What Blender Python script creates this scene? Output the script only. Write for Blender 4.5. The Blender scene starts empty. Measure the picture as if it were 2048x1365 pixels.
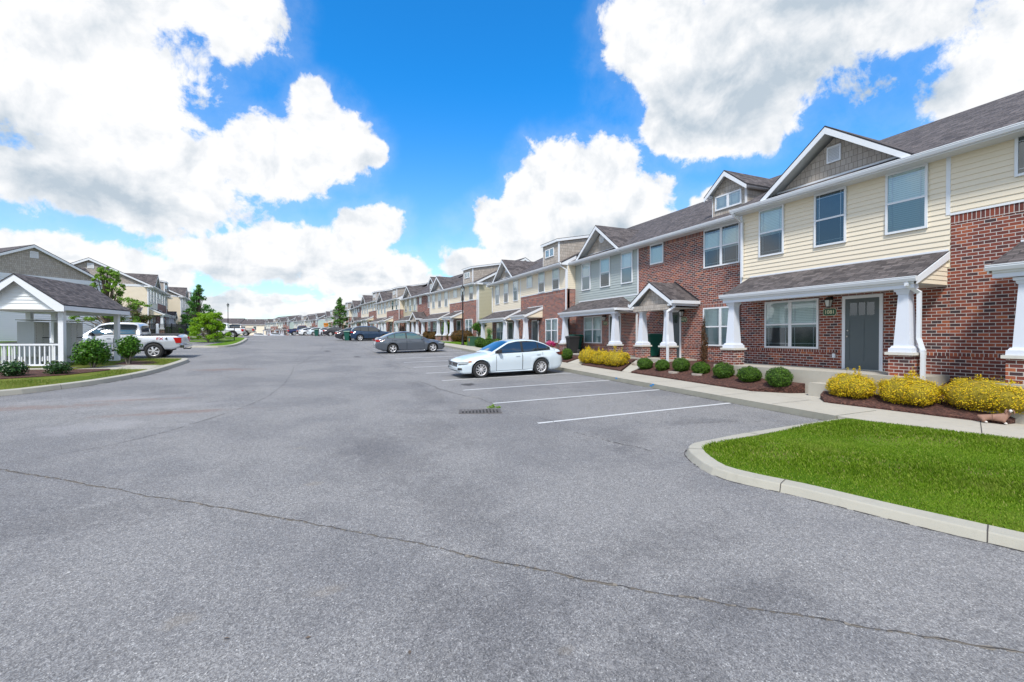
import bpy, bmesh, math, random
import numpy as np
from mathutils import Vector, Matrix
from mathutils.geometry import delaunay_2d_cdt
R = math.radians
sc = bpy.context.scene
COL = sc.collection
# ------------------------------------------------------------------ camera
cam_d = bpy.data.cameras.new("camera"); cam = bpy.data.objects.new("camera", cam_d); COL.objects.link(cam)
cam_d.sensor_width = 36.0; cam_d.lens = 36.0 * 920 / 2048; cam_d.clip_start = 0.05; cam_d.clip_end = 3000
cam.location = (0, 0, 2.1)
cam.rotation_euler = (R(90 - 0.53), 0, -R(23.18))
sc.camera = cam
sc.view_settings.view_transform = 'Standard'; sc.view_settings.look = 'None'
sc.view_settings.exposure = 0.70; sc.view_settings.gamma = 1.0
sc.render.engine = 'CYCLES'
sc.cycles.max_bounces = 6; sc.cycles.transparent_max_bounces = 12
sc.cycles.use_denoising = True
# ------------------------------------------------------------------ node helper
class NT:
    def __init__(s, tree): s.t = tree; s.n = tree.nodes; s.l = tree.links
    def new(s, typ, **kw):
        n = s.n.new(typ)
        for k, v in kw.items(): setattr(n, k, v)
        return n
    def put(s, sock, v):
        if isinstance(v, bpy.types.NodeSocket): s.l.new(v, sock)
        elif v is not None: sock.default_value = v
    def m(s, op, a, b=None, c=None, clamp=False):
        n = s.new('ShaderNodeMath', operation=op); n.use_clamp = clamp
        s.put(n.inputs[0], a)
        if b is not None: s.put(n.inputs[1], b)
        if c is not None: s.put(n.inputs[2], c)
        return n.outputs[0]
    def vm(s, op, a, b=None, scale=None):
        n = s.new('ShaderNodeVectorMath', operation=op); s.put(n.inputs[0], a)
        if b is not None: s.put(n.inputs[1], b)
        if scale is not None: s.put(n.inputs[3], scale)
        return n.outputs['Value'] if op in ('DOT_PRODUCT', 'LENGTH') else n.outputs[0]
    def mix(s, f, a, b, blend='MIX'):
        n = s.new('ShaderNodeMix', data_type='RGBA', blend_type=blend)
        s.put(n.inputs[0], f)
        for i, v in ((6, a), (7, b)):
            if isinstance(v, (tuple, list)) and len(v) == 3: v = (*v, 1)
            s.put(n.inputs[i], v)
        return n.outputs[2]
    def noise(s, vec, scale, detail=2, rough=.5, dist=0):
        n = s.new('ShaderNodeTexNoise'); s.put(n.inputs['Vector'], vec)
        n.inputs['Scale'].default_value = scale; n.inputs['Detail'].default_value = detail
        n.inputs['Roughness'].default_value = rough; n.inputs['Distortion'].default_value = dist
        return n.outputs['Fac']
    def ramp(s, f, stops, interp='LINEAR'):
        n = s.new('ShaderNodeValToRGB'); s.put(n.inputs[0], f); cr = n.color_ramp; cr.interpolation = interp
        while len(cr.elements) < len(stops): cr.elements.new(.5)
        for e, (p, c) in zip(cr.elements, stops):
            e.position = p; e.color = (*c, 1) if len(c) == 3 else c
        return n.outputs[0]
    def sm(s, x, lo, hi):
        n = s.new('ShaderNodeMapRange', interpolation_type='SMOOTHSTEP'); s.put(n.inputs[0], x)
        n.inputs[1].default_value = lo; n.inputs[2].default_value = hi
        return n.outputs[0]
# ------------------------------------------------------------------ world: Nishita sky with procedural cumulus
SUN_EL, SUN_ROT = 53.0, 218.0          # degrees; rotation clockwise from +Y (north)
w = bpy.data.worlds.new("World"); sc.world = w; w.use_nodes = True
N = NT(w.node_tree); N.n.clear()
out = N.new('ShaderNodeOutputWorld'); bg = N.new('ShaderNodeBackground'); N.l.new(bg.outputs[0], out.inputs[0])
bg.inputs[1].default_value = 0.10
sky = N.new('ShaderNodeTexSky', sky_type='NISHITA'); sky.sun_disc = False
sky.sun_elevation = R(SUN_EL); sky.sun_rotation = R(SUN_ROT); sky.air_density = 1.0; sky.dust_density = .6; sky.ozone_density = 2.5
tc = N.new('ShaderNodeTexCoord').outputs['Generated']
D = N.vm('NORMALIZE', tc)
sep = N.new('ShaderNodeSeparateXYZ'); N.l.new(D, sep.inputs[0]); dx, dy, dz = sep.outputs
az = N.m('MULTIPLY', N.m('ARCTAN2', dx, dy), 57.2958); el = N.m('MULTIPLY', N.m('ARCSINE', dz), 57.2958)
wob1 = N.noise(D, 5.0, 4, .55); wob2 = N.noise(N.vm('ADD', D, (3.1, 1.7, 5.2)), 5.0, 4, .55)
azw = N.m('ADD', az, N.m('MULTIPLY', N.m('SUBTRACT', wob1, .5), 8.0))
elw = N.m('ADD', el, N.m('MULTIPLY', N.m('SUBTRACT', wob2, .5), 6.0))
def blobs(lst, a, e):
    acc = None
    for (a0, e0, ra, re) in lst:
        p = N.m('MULTIPLY', N.m('SUBTRACT', a, a0), 1 / ra); q = N.m('MULTIPLY', N.m('SUBTRACT', e, e0), 1 / re)
        r = N.m('SQRT', N.m('ADD', N.m('MULTIPLY', p, p), N.m('MULTIPLY', q, q)))
        v = N.m('SUBTRACT', 1.0, r)
        acc = v if acc is None else N.m('SMOOTH_MAX', acc, v, .15)
    return acc
CL = [(-27, 24, 17, 11), (-21, 21, 10, 7), (-9, 31.5, 7.5, 5.5), (-17, 31, 9, 5), (-15, 16, 12, 6), (-3.5, 19.3, 8.5, 4.4), (2, 21.5, 6, 5.5), (1.4, 24.8, 3.9, 2.9), (4.6, 23.0, 2.6, 2.0), (6.2, 20.8, 2.4, 2.6),
      (-19, 13.2, 11, 3.2),
      (-22, 6.4, 12, 2.8), (-9, 8, 7, 3.2), (-2.5, 9.2, 7, 4.2), (6.3, 12.6, 4.2, 3.2), (5, 7.5, 8, 3.2), (-30, 6, 8, 3),
      (33.5, 17.5, 7, 6.2), (26.8, 17.8, 5.5, 5.2), (38, 14.5, 8, 4), (23.5, 13.5, 6, 4), (30, 12, 13, 5), (18.5, 9.5, 5, 2.6), (13, 5, 10, 2.6),
      (51, 28, 14, 7.5), (40, 32.5, 7, 6), (61, 30.5, 11, 6.5), (49, 23, 8, 4.2), (43, 22.5, 5, 4), (71.5, 19, 8, 7), (68, 14.5, 6, 5), (78, 22, 14, 12), (47.5, 14.6, 2.2, 1.8)]
core = blobs(CL, azw, elw)
fb = N.noise(D, 13.0, 12, .64, .2)
hor = N.sm(el, 9.5, 1.0)
lown = N.noise(N.vm('MULTIPLY', D, (1, 1, 2.6)), 9.0, 8, .6, .2)
bk = N.noise(D, 2.6, 8, .6)                                   # the rest of the sky, outside the view
side = N.m('MAXIMUM', N.sm(az, 80, 95), N.sm(az, -32, -48))
side = N.m('MAXIMUM', side, N.sm(el, 40, 52))
d1 = N.m('ADD', core, N.m('MULTIPLY', N.m('MULTIPLY', N.m('SUBTRACT', fb, .5), 1.3), N.sm(core, -.55, -.1)))
d2 = N.m('ADD', N.m('ADD', N.m('MULTIPLY', N.m('SUBTRACT', lown, .57), 2.6), N.m('MULTIPLY', hor, .62)), N.m('MULTIPLY', N.m('SUBTRACT', N.sm(el, 15, 9), 1.0), 3.0))
d3 = N.m('ADD', N.m('MULTIPLY', N.m('SUBTRACT', bk, .44), 2.2), N.m('MULTIPLY', N.m('SUBTRACT', side, 1.0), 6.0))
den = N.m('MAXIMUM', N.m('MAXIMUM', d1, N.m('SUBTRACT', d2, .15)), d3)
mask = N.sm(den, -.02, .20)
thin = N.m('MULTIPLY', N.sm(den, -.45, .1), .12)
mask = N.m('MAXIMUM', mask, thin)
GR = [(-19, 12.6, 12, 3.0), (52, 26, 14, 6.5), (44, 23.5, 7, 4.5), (58, 31, 10, 5), (33, 11.5, 8, 3), (62, 22, 7, 4), (-26, 16, 6, 3)]
gcore = blobs(GR, N.m('ADD', az, N.m('MULTIPLY', N.m('SUBTRACT', wob1, .5), 9)), N.m('ADD', el, N.m('MULTIPLY', N.m('SUBTRACT', wob2, .5), 5)))
gray = N.sm(N.m('ADD', gcore, N.m('MULTIPLY', N.m('SUBTRACT', fb, .5), .22)), -.15, .95)
# relief: density sampled a little towards the sun against density here
fbs = N.noise(N.vm('ADD', D, (-.012, -.010, .030)), 11.0, 6, .58, .25)
fb6 = N.noise(D, 11.0, 6, .58, .25)
rel = N.m('MULTIPLY', N.m('SUBTRACT', fbs, fb6), 2.6)
lowg = N.m('MULTIPLY', N.sm(N.noise(N.vm('MULTIPLY', D, (1, 1, 3.0)), 6.0, 5, .55), .46, .70), N.sm(el, 14, 4))
shade = N.m('ADD', N.m('ADD', N.m('MULTIPLY', gray, .85), N.m('MULTIPLY', lowg, .85)), rel, clamp=True)
ccol = N.mix(shade, (6.2, 6.25, 6.35), (3.3, 3.85, 4.4))
skt = N.mix(1.0, sky.outputs[0], (.14, 1.06, 1.72), 'MULTIPLY')
skl = N.mix(1.0, sky.outputs[0], (1.0, 1.22, 1.32), 'MULTIPLY')
skc = N.mix(N.sm(el, 2, 30), skl, skt)
fin = N.mix(mask, skc, ccol)
N.l.new(fin, bg.inputs[0])
# ------------------------------------------------------------------ sun behind thin cloud: soft and high from behind-left
sd = bpy.data.lights.new("sun", 'SUN'); sd.energy = 2.7; sd.angle = R(9); sd.color = (1, .95, .87)
sun = bpy.data.objects.new("sun", sd); COL.objects.link(sun)
sv = Vector((math.sin(R(SUN_ROT)) * math.cos(R(SUN_EL)), math.cos(R(SUN_ROT)) * math.cos(R(SUN_EL)), math.sin(R(SUN_EL))))
sun.rotation_euler = sv.to_track_quat('Z', 'Y').to_euler(); sun.location = (0, 0, 60)

# ------------------------------------------------------------------ materials
MATS = {}
def bsdf(name):
    m = bpy.data.materials.new(name); m.use_nodes = True; MATS[name] = m
    n = NT(m.node_tree); p = n.n['Principled BSDF']
    return m, n, p
def geo(n): return n.new('ShaderNodeTexCoord').outputs['Object']
def wpos(n): return n.new('ShaderNodeNewGeometry').outputs['Position']
def uv(n): return n.new('ShaderNodeTexCoord').outputs['UV']
def bump(n, p, h, strength=.3, dist=.01):
    b = n.new('ShaderNodeBump'); b.inputs['Strength'].default_value = strength; b.inputs['Distance'].default_value = dist
    n.put(b.inputs['Height'], h); n.l.new(b.outputs[0], p.inputs['Normal'])
def plain(name, col, rough=.5, metal=0, var=.08, scale=6, coat=0, spec=None, bmp=0):
    m, n, p = bsdf(name)
    v = n.noise(wpos(n), scale, 4, .6)
    c = n.mix(v, tuple(x * (1 - var) for x in col), tuple(min(1, x * (1 + var)) for x in col))
    n.l.new(c, p.inputs['Base Color']); p.inputs['Roughness'].default_value = rough; p.inputs['Metallic'].default_value = metal
    if coat: p.inputs['Coat Weight'].default_value = coat; p.inputs['Coat Roughness'].default_value = .04
    if spec is not None: p.inputs['Specular IOR Level'].default_value = spec
    if bmp: bump(n, p, n.noise(wpos(n), scale * 8, 3), bmp, .005)
    return m
def grassblade(name, c0, c1, c2, rough=.6, trans=.35):
    m, n, p = bsdf(name); g = n.new('ShaderNodeNewGeometry').outputs['Random Per Island']; P = wpos(n)
    c = n.ramp(g, [(0, c0), (.5, c1), (.93, c2), (1, (.40, .36, .14))])
    c = n.mix(n.m('MULTIPLY', n.sm(n.noise(P, 1.1, 5, .65), .45, .70), .35), c, tuple(x * .6 for x in c1))
    c = n.mix(n.m('MULTIPLY', n.sm(n.noise(n.vm('ADD', P, (5, 2, 0)), .75, 4, .7), .54, .70), .40), c, tuple(a * .6 + b * .4 for a, b in zip(c2, (.34, .30, .10))))
    n.l.new(c, p.inputs['Base Color']); p.inputs['Roughness'].default_value = rough; p.inputs['Specular IOR Level'].default_value = .2
    t = n.new('ShaderNodeBsdfTranslucent'); n.l.new(c, t.inputs[0]); mx = n.new('ShaderNodeMixShader'); mx.inputs[0].default_value = trans
    n.l.new(p.outputs[0], mx.inputs[1]); n.l.new(t.outputs[0], mx.inputs[2]); n.l.new(mx.outputs[0], n.n['Material Output'].inputs[0])
def leafmat(name, c0, c1, c2, rough=.55, trans=.25):
    m, n, p = bsdf(name)
    g = n.new('ShaderNodeNewGeometry').outputs['Random Per Island']
    c = n.ramp(g, [(0, c0), (.5, c1), (1, c2)])
    c = n.mix(n.m('MULTIPLY', n.noise(wpos(n), 3.0, 2), .45), c, c0)
    n.l.new(c, p.inputs['Base Color']); p.inputs['Roughness'].default_value = rough
    p.inputs['Specular IOR Level'].default_value = .3
    t = n.new('ShaderNodeBsdfTranslucent'); n.l.new(c, t.inputs[0]); mx = n.new('ShaderNodeMixShader'); mx.inputs[0].default_value = trans
    n.l.new(p.outputs[0], mx.inputs[1]); n.l.new(t.outputs[0], mx.inputs[2]); n.l.new(mx.outputs[0], n.n['Material Output'].inputs[0])
    return m
# asphalt --------------------------------------------------------------
m, n, p = bsdf('asphalt')
P = wpos(n)
vo = n.new('ShaderNodeTexVoronoi'); vo.inputs['Scale'].default_value = 108; n.l.new(P, vo.inputs['Vector'])
st = n.ramp(vo.outputs['Color'], [(0, (.088, .086, .084)), (.3, (.222, .216, .212)), (.6, (.345, .337, .331)), (.85, (.475, .465, .455)), (1, (.84, .82, .79))])
vo2 = n.new('ShaderNodeTexVoronoi'); vo2.inputs['Scale'].default_value = 21; n.l.new(P, vo2.inputs['Vector'])
st = n.mix(n.m('MULTIPLY', n.sm(vo2.outputs['Distance'], .25, .75), .22), st, (.09, .092, .105))
fine = n.noise(P, 160, 3, .7)
st = n.mix(n.sm(fine, .35, .7), n.mix(.55, st, (.08, .08, .09)), st)
big = n.noise(P, .35, 5, .6); mid = n.noise(P, 1.7, 5, .65)
st = n.mix(n.m('MULTIPLY', n.sm(big, .42, .62), .75), st, n.mix(1, st, (.72, .73, .76), 'MULTIPLY'))
st = n.mix(n.m('MULTIPLY', n.sm(mid, .5, .75), .35), st, n.mix(1, st, (.70, .70, .70), 'MULTIPLY'))
sp = n.new('ShaderNodeSeparateXYZ'); n.l.new(P, sp.inputs[0])
wob = n.noise(P, 1.1, 5, .6); wobb = n.noise(P, 6, 3, .6)
def spot(cx, cy, rx, ry, edge=.85):
    a = n.m('MULTIPLY', n.m('SUBTRACT', sp.outputs[0], cx), 1 / rx); b = n.m('MULTIPLY', n.m('SUBTRACT', sp.outputs[1], cy), 1 / ry)
    r = n.m('SQRT', n.m('ADD', n.m('MULTIPLY', a, a), n.m('MULTIPLY', b, b)))
    r = n.m('ADD', r, n.m('ADD', n.m('MULTIPLY', n.m('SUBTRACT', wob, .5), 2.2), n.m('MULTIPLY', n.m('SUBTRACT', wobb, .5), 1.8)))
    return n.sm(r, 1.0, 1.0 - edge)
def stains(lst, col, amt, blend='MIX'):
    global st
    acc = None
    for q in lst:
        v = spot(*q); acc = v if acc is None else n.m('MAXIMUM', acc, v)
    st = n.mix(n.m('MULTIPLY', acc, amt), st, col if blend == 'MIX' else n.mix(1, st, col, 'MULTIPLY'))
stains([(-6.6, 15.0, 2.4, .55), (-3.0, 13.1, 1.6, .28), (-4.6, 15.6, 1.6, .3), (-3.6, 24, 1.6, .7)], (.20, .125, .10), .5)
stains([(-5.2, 16.0, 2.6, .7), (-3.5, 14.2, 2.4, .5), (-4.2, 11.8, 2.2, .8)], (.40, .39, .40), .22)
stains([(5.0, 6.4, .5, .7), (1.9, 2.2, .5, .5), (-2.5, 6.3, 1.6, .8), (.9, 7.6, .9, 2.6), (3.1, 13.6, .7, 2.2), (3.3, 16.5, .45, 1.2), (2.4, 11.2, .9, .8), (1.6, 5.2, .8, 1.6), (2.2, 9.0, .8, 2.0), (3.2, 3.6, 1.2, .5), (5.3, 7.2, .5, .9), (6.6, 11.6, 1.6, .35), (7.8, 7.6, 1.6, .35), (3.6, 24, .5, 2.5), (1.2, 3.0, .8, 1.3), (3.0, 2.6, 1.1, .35), (7.4, 14.4, 2.2, .3)], (.56, .56, .58), .46, 'MULTIPLY')
stains([(5.0, 15.75, .33, .42, .4), (2.4, 30, .3, .8), (.8, 36, .3, 1.0)], (.035, .033, .035), .85)
stains([(.08, 3.9, .16, .11, .8), (.0, 6.6, .13, .09, .8), (-.25, 8.6, .2, .1, .8), (1.5, 2.6, .10, .06), (-.9, 3.9, .12, .1)], (.30, .24, .16), .16)
stains([(3.9, 11.7, 1.0, .8), (4.2, 12.9, .5, .6)], (.40, .36, .30), .10)
n.l.new(st, p.inputs['Base Color']); p.inputs['Roughness'].default_value = .86; p.inputs['Specular IOR Level'].default_value = .35
bump(n, p, n.m('ADD', vo.outputs['Distance'], n.m('MULTIPLY', fine, .6)), .55, .006)
# concrete -------------------------------------------------------------
def concrete(name, c0, c1):
    m, n, p = bsdf(name); P = wpos(n)
    c = n.mix(n.noise(P, 1.3, 6, .65), c0, c1)
    c = n.mix(n.m('MULTIPLY', n.sm(n.noise(P, 5, 5, .7), .5, .75), .35), c, tuple(x * .72 for x in c0))
    c = n.mix(n.m('MULTIPLY', n.sm(n.noise(P, 140, 2), .55, .7), .35), c, tuple(x * .6 for x in c0))
    n.l.new(c, p.inputs['Base Color']); p.inputs['Roughness'].default_value = .85
    bump(n, p, n.noise(P, 60, 4), .25, .004)
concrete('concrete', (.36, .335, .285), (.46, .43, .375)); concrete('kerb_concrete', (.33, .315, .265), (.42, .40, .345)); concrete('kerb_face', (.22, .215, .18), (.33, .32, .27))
concrete('cast_stone', (.55, .53, .48), (.66, .64, .59)); concrete('retaining_block', (.20, .20, .19), (.32, .31, .29))
# grass ground ---------------------------------------------------------
def grassmat(name, c0, c1, c2):
    m, n, p = bsdf(name); P = wpos(n)
    c = n.mix(n.sm(n.noise(P, .9, 5, .6), .35, .65), c0, c1)
    c = n.mix(n.m('MULTIPLY', n.sm(n.noise(n.vm('ADD', P, (9, 4, 0)), 1.6, 6, .7), .60, .72), .6), c, c2)
    c = n.mix(n.m('MULTIPLY', n.sm(n.noise(P, 45, 3, .7), .4, .7), .6), c, tuple(x * .4 for x in c0))
    n.l.new(c, p.inputs['Base Color']); p.inputs['Roughness'].default_value = .9; p.inputs['Specular IOR Level'].default_value = .1
    bump(n, p, n.noise(P, 70, 4, .7), .8, .03)
grassmat('lawn', (.08, .17, .010), (.14, .24, .016), (.28, .24, .09)); grassmat('dry_lawn', (.10, .15, .02), (.19, .21, .04), (.30, .25, .10))
grassmat('far_field', (.06, .11, .025), (.09, .13, .03), (.14, .13, .06))
grassblade('grass_blade', (.075, .15, .004), (.14, .26, .008), (.30, .40, .05), .6, .35)
grassblade('grass_blade_dry', (.10, .17, .015), (.17, .24, .03), (.30, .29, .07), .6, .35)
leafmat('straw', (.25, .18, .08), (.35, .26, .13), (.42, .33, .18), .7, .2)
m, n, p = bsdf('mulch'); P = wpos(n)
vo = n.new('ShaderNodeTexVoronoi'); vo.inputs['Scale'].default_value = 34; n.l.new(n.vm('MULTIPLY', P, (1, .6, 1)), vo.inputs['Vector'])
c = n.ramp(vo.outputs['Color'], [(0, (.028, .012, .009)), (.5, (.075, .03, .022)), (.85, (.13, .055, .04)), (1, (.24, .13, .09))])
n.l.new(c, p.inputs['Base Color']); p.inputs['Roughness'].default_value = .95
bump(n, p, n.m('ADD', vo.outputs['Distance'], n.noise(P, 25, 4)), .9, .03)
# brick ----------------------------------------------------------------
def brickmat(name, bw=.205, rh=.079, mortar=(.60, .56, .53), stops=None, upright=False):
    m, n, p = bsdf(name); U = uv(n)
    if upright:
        mp = n.new('ShaderNodeMapping'); mp.inputs['Rotation'].default_value = (0, 0, R(90)); n.l.new(U, mp.inputs[0]); U = mp.outputs[0]
    b = n.new('ShaderNodeTexBrick'); n.l.new(U, b.inputs['Vector']); b.offset = 0 if upright else .5
    b.inputs['Scale'].default_value = 1; b.inputs['Color1'].default_value = (0, 0, 0, 1); b.inputs['Color2'].default_value = (1, 1, 1, 1)
    b.inputs['Mortar'].default_value = (.5, .5, .5, 1); b.inputs['Mortar Size'].default_value = .0070; b.inputs['Mortar Smooth'].default_value = .1
    b.inputs['Brick Width'].default_value = bw; b.inputs['Row Height'].default_value = rh; b.inputs['Bias'].default_value = 0
    stops = stops or [(0, (.045, .03, .036)), (.09, (.075, .032, .032)), (.17, (.115, .033, .028)), (.5, (.18, .044, .030)), (.78, (.245, .060, .034)), (.93, (.33, .088, .042)), (1, (.38, .12, .05))]
    c = n.ramp(b.outputs['Color'], stops)
    nz = n.noise(U, 38, 5, .7)
    c = n.mix(n.m('MULTIPLY', n.sm(nz, .45, .75), .45), c, n.mix(.5, c, (.06, .03, .028)))
    c = n.mix(n.m('MULTIPLY', n.sm(n.noise(U, 9, 5, .75), .60, .72), .30), c, (.55, .46, .42))
    c = n.mix(b.outputs['Fac'], c, n.mix(n.noise(U, 20, 3), mortar, tuple(x * .82 for x in mortar)))
    n.l.new(c, p.inputs['Base Color']); p.inputs['Roughness'].default_value = .88
    bump(n, p, n.m('ADD', n.m('MULTIPLY', b.outputs['Fac'], -1.0), n.m('MULTIPLY', nz, .25)), .6, .004)
brickmat('brick'); brickmat('brick_soldier', .205, .079, upright=True)
# siding, shakes, shingles ----------------------------------------------
def sidemat(name, col):
    m, n, p = bsdf(name); U = uv(n); P = wpos(n)
    c = n.mix(n.noise(n.vm('MULTIPLY', U, (.7, 30, 1)), 1.0, 4), tuple(x * .93 for x in col), col)
    c = n.mix(n.m('MULTIPLY', n.sm(n.noise(P, .7, 5, .6), .5, .8), .15), c, tuple(x * .8 for x in col))
    n.l.new(c, p.inputs['Base Color']); p.inputs['Roughness'].default_value = .45
    bump(n, p, n.noise(n.vm('MULTIPLY', U, (6, 160, 1)), 1.0, 3), .12, .002)
CREAM = (.80, .705, .555)
sidemat('siding_cream', CREAM); sidemat('siding_pale', (.66, .65, .57)); sidemat('siding_sage', (.40, .445, .435)); sidemat('siding_tan', (.50, .46, .33))
sidemat('siding_mint', (.55, .65, .58)); sidemat('siding_white', (.74, .76, .78)); sidemat('siding_olive', (.47, .44, .32))
def tilemat(name, bw, rh, c0, c1, dark, ms=.006, vary=.6, rough=.9, bdist=.012):
    m, n, p = bsdf(name); U = uv(n)
    b = n.new('ShaderNodeTexBrick'); n.l.new(n.vm('ADD', U, n.vm('MULTIPLY', N0(n, U), (.0, .0, 0))), b.inputs['Vector'])
    b.offset = .37; b.offset_frequency = 2; b.squash = .8; b.squash_frequency = 2
    b.inputs['Scale'].default_value = 1; b.inputs['Color1'].default_value = (0, 0, 0, 1); b.inputs['Color2'].default_value = (1, 1, 1, 1)
    b.inputs['Mortar'].default_value = (.5, .5, .5, 1); b.inputs['Mortar Size'].default_value = ms; b.inputs['Mortar Smooth'].default_value = .3
    b.inputs['Brick Width'].default_value = bw; b.inputs['Row Height'].default_value = rh
    c = n.ramp(b.outputs['Color'], [(0, c0), (1, c1)])
    g = n.noise(U, 55, 4, .75)
    c = n.mix(n.m('MULTIPLY', n.sm(g, .4, .7), vary), c, n.mix(.5, c, dark))
    c = n.mix(n.m('MULTIPLY', n.sm(n.noise(U, .8, 4), .4, .7), .10), c, n.mix(.6, c, c1))
    c = n.mix(n.m('MULTIPLY', b.outputs['Fac'], .85), c, dark)
    n.l.new(c, p.inputs['Base Color']); p.inputs['Roughness'].default_value = rough
    sy = n.new('ShaderNodeSeparateXYZ'); n.l.new(U, sy.inputs[0])
    saw = n.m('FRACT', n.m('MULTIPLY', sy.outputs[1], 1 / rh))
    h = n.m('ADD', n.m('MULTIPLY', saw, -.8), n.m('ADD', n.m('MULTIPLY', b.outputs['Color'], .5), n.m('MULTIPLY', b.outputs['Fac'], -.7)))
    bump(n, p, n.m('ADD', h, n.m('MULTIPLY', g, .3)), .8, bdist)
def N0(n, U): return U
tilemat('roof_shingle', .24, .135, (.045, .038, .040), (.145, .125, .125), (.018, .016, .018), .008, .45)
tilemat('shake', .15, .18, (.36, .315, .275), (.48, .43, .385), (.13, .112, .098), .006, .30, .75, .007)
plain('roof_edge', (.022, .021, .026), .8)
plain('white_trim', (.72, .74, .78), .38, var=.03); plain('white_gutter', (.70, .72, .76), .32, var=.04); plain('soffit_white', (.66, .67, .67), .5, var=.03)
plain('column_paint', (.64, .67, .74), .42, var=.03); plain('ceiling_board', (.60, .59, .55), .6)
plain('door_paint', (.085, .105, .112), .42, var=.05); plain('black_metal', (.012, .012, .014), .45, .2); plain('dark_gap', (.012, .012, .013), .8)
plain('nickel', (.55, .54, .52), .28, 1); plain('sign_green', (.02, .085, .045), .5); plain('sign_gold', (.62, .60, .40), .5); plain('black_plastic', (.018, .018, .02), .5)
plain('cart_green', (.006, .085, .062), .42, var=.15); plain('cart_lid_green', (.006, .10, .07), .38); plain('rubber', (.022, .022, .023), .8, var=.2); plain('utility_green', (.025, .085, .045), .5, var=.1); plain('pale_green', (.30, .50, .38), .5)
plain('mailbox_grey', (.44, .47, .48), .42, .0, var=.05); plain('mailbox_door_grey', (.52, .53, .52), .4, .0, var=.05); plain('line_paint', (.55, .56, .57), .75, var=.30, scale=22)
plain('seam_edge', (.21, .185, .155), .95, var=.25, scale=30); plain('crack_dark', (.06, .055, .052), .95, var=.3, scale=20); plain('iron', (.10, .092, .09), .8, .0, var=.3, scale=30); plain('void', (.004, .004, .005), .9)
plain('bark', (.12, .09, .07), .9, var=.3, scale=20, bmp=.5); plain('bark_grey', (.22, .19, .16), .9, var=.25, scale=25, bmp=.4); plain('statue_brown', (.25, .135, .095), .7, var=.2, scale=20); plain('terracotta', (.42, .24, .18), .7, var=.15); plain('statue_white', (.62, .58, .54), .6)
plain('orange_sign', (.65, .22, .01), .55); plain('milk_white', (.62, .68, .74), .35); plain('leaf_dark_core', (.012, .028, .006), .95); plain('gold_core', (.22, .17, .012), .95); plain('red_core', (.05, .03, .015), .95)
plain('paver', (.36, .31, .27), .85, var=.2)
leafmat('boxwood_leaf', (.028, .075, .006), (.065, .15, .010), (.13, .25, .02)); leafmat('gold_leaf', (.42, .34, .010), (.80, .62, .012), (.82, .46, .02), .6, .3)
leafmat('holly_leaf', (.010, .035, .010), (.025, .075, .015), (.055, .15, .02), .35, .15); leafmat('shrub_leaf', (.020, .075, .006), (.055, .17, .010), (.14, .32, .02), .4)
leafmat('rust_leaf', (.05, .055, .012), (.15, .075, .015), (.24, .10, .02)); leafmat('dead_leaf', (.045, .025, .014), (.12, .062, .03), (.21, .11, .05), .8, .1)
leafmat('lime_leaf', (.11, .24, .008), (.24, .44, .012), (.36, .55, .03), .5, .4); leafmat('oak_leaf', (.04, .13, .02), (.09, .25, .035), (.17, .38, .06), .5, .3)
leafmat('elm_leaf', (.10, .21, .015), (.19, .36, .03), (.30, .47, .07), .5, .35); leafmat('myrtle_leaf', (.03, .07, .012), (.08, .13, .025), (.22, .09, .04)); leafmat('far_leaf', (.035, .10, .015), (.07, .17, .025), (.12, .25, .04))
leafmat('dusk_leaf', (.04, .12, .02), (.09, .21, .035), (.16, .31, .06)); leafmat('pink_petal', (.45, .02, .14), (.65, .05, .22), (.75, .15, .35)); leafmat('pale_petal', (.5, .5, .25), (.6, .62, .35), (.6, .5, .3))
# glass ----------------------------------------------------------------
def glassmat(name, tint, refl, alpha, rough=.02):
    m, n, p = bsdf(name)
    gl = n.new('ShaderNodeBsdfGlossy'); gl.inputs['Roughness'].default_value = rough; gl.inputs['Color'].default_value = (.95, .98, 1, 1)
    wv = n.noise(wpos(n), 1.3, 2)
    b = n.new('ShaderNodeBump'); b.inputs['Strength'].default_value = .05; b.inputs['Distance'].default_value = .03; n.l.new(wv, b.inputs['Height']); n.l.new(b.outputs[0], gl.inputs['Normal'])
    tr = n.new('ShaderNodeBsdfTransparent'); tr.inputs[0].default_value = (*tint, 1)
    fr = n.new('ShaderNodeFresnel'); fr.inputs['IOR'].default_value = 1.5
    f = n.m('ADD', n.m('MULTIPLY', fr.outputs[0], 1.2), refl, clamp=True)
    mx = n.new('ShaderNodeMixShader'); n.l.new(f, mx.inputs[0]); n.l.new(tr.outputs[0], mx.inputs[1]); n.l.new(gl.outputs[0], mx.inputs[2])
    n.l.new(mx.outputs[0], n.n['Material Output'].inputs[0])
glassmat('pane_glass', (.95, 1.0, 1.0), .08, 0); glassmat('screen_glass', (.56, .65, .67), .07, 0, .08)
plain('blind_white', (.84, .87, .86), .6, var=.02); plain('room_dark', (.045, .07, .075), .8, var=.3)
m, n, p = bsdf('blind'); U = uv(n); sy = n.new('ShaderNodeSeparateXYZ'); n.l.new(U, sy.inputs[0])
fr = n.m('FRACT', n.m('MULTIPLY', sy.outputs[1], 1 / .052))
c = n.mix(n.sm(fr, .70, .92), (.80, .88, .86), (.42, .52, .50)); n.l.new(c, p.inputs['Base Color']); p.inputs['Roughness'].default_value = .6
bump(n, p, fr, .6, .02)
plain('car_glass', (.012, .018, .024), .04, var=.0, coat=1, spec=1.0); plain('car_glass_clear', (.05, .11, .11), .04, var=.0, coat=1, spec=1.0)
def paint(name, col, metal=.0, rough=.3): plain(name, col, rough, metal, var=.015, coat=1)
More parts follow.
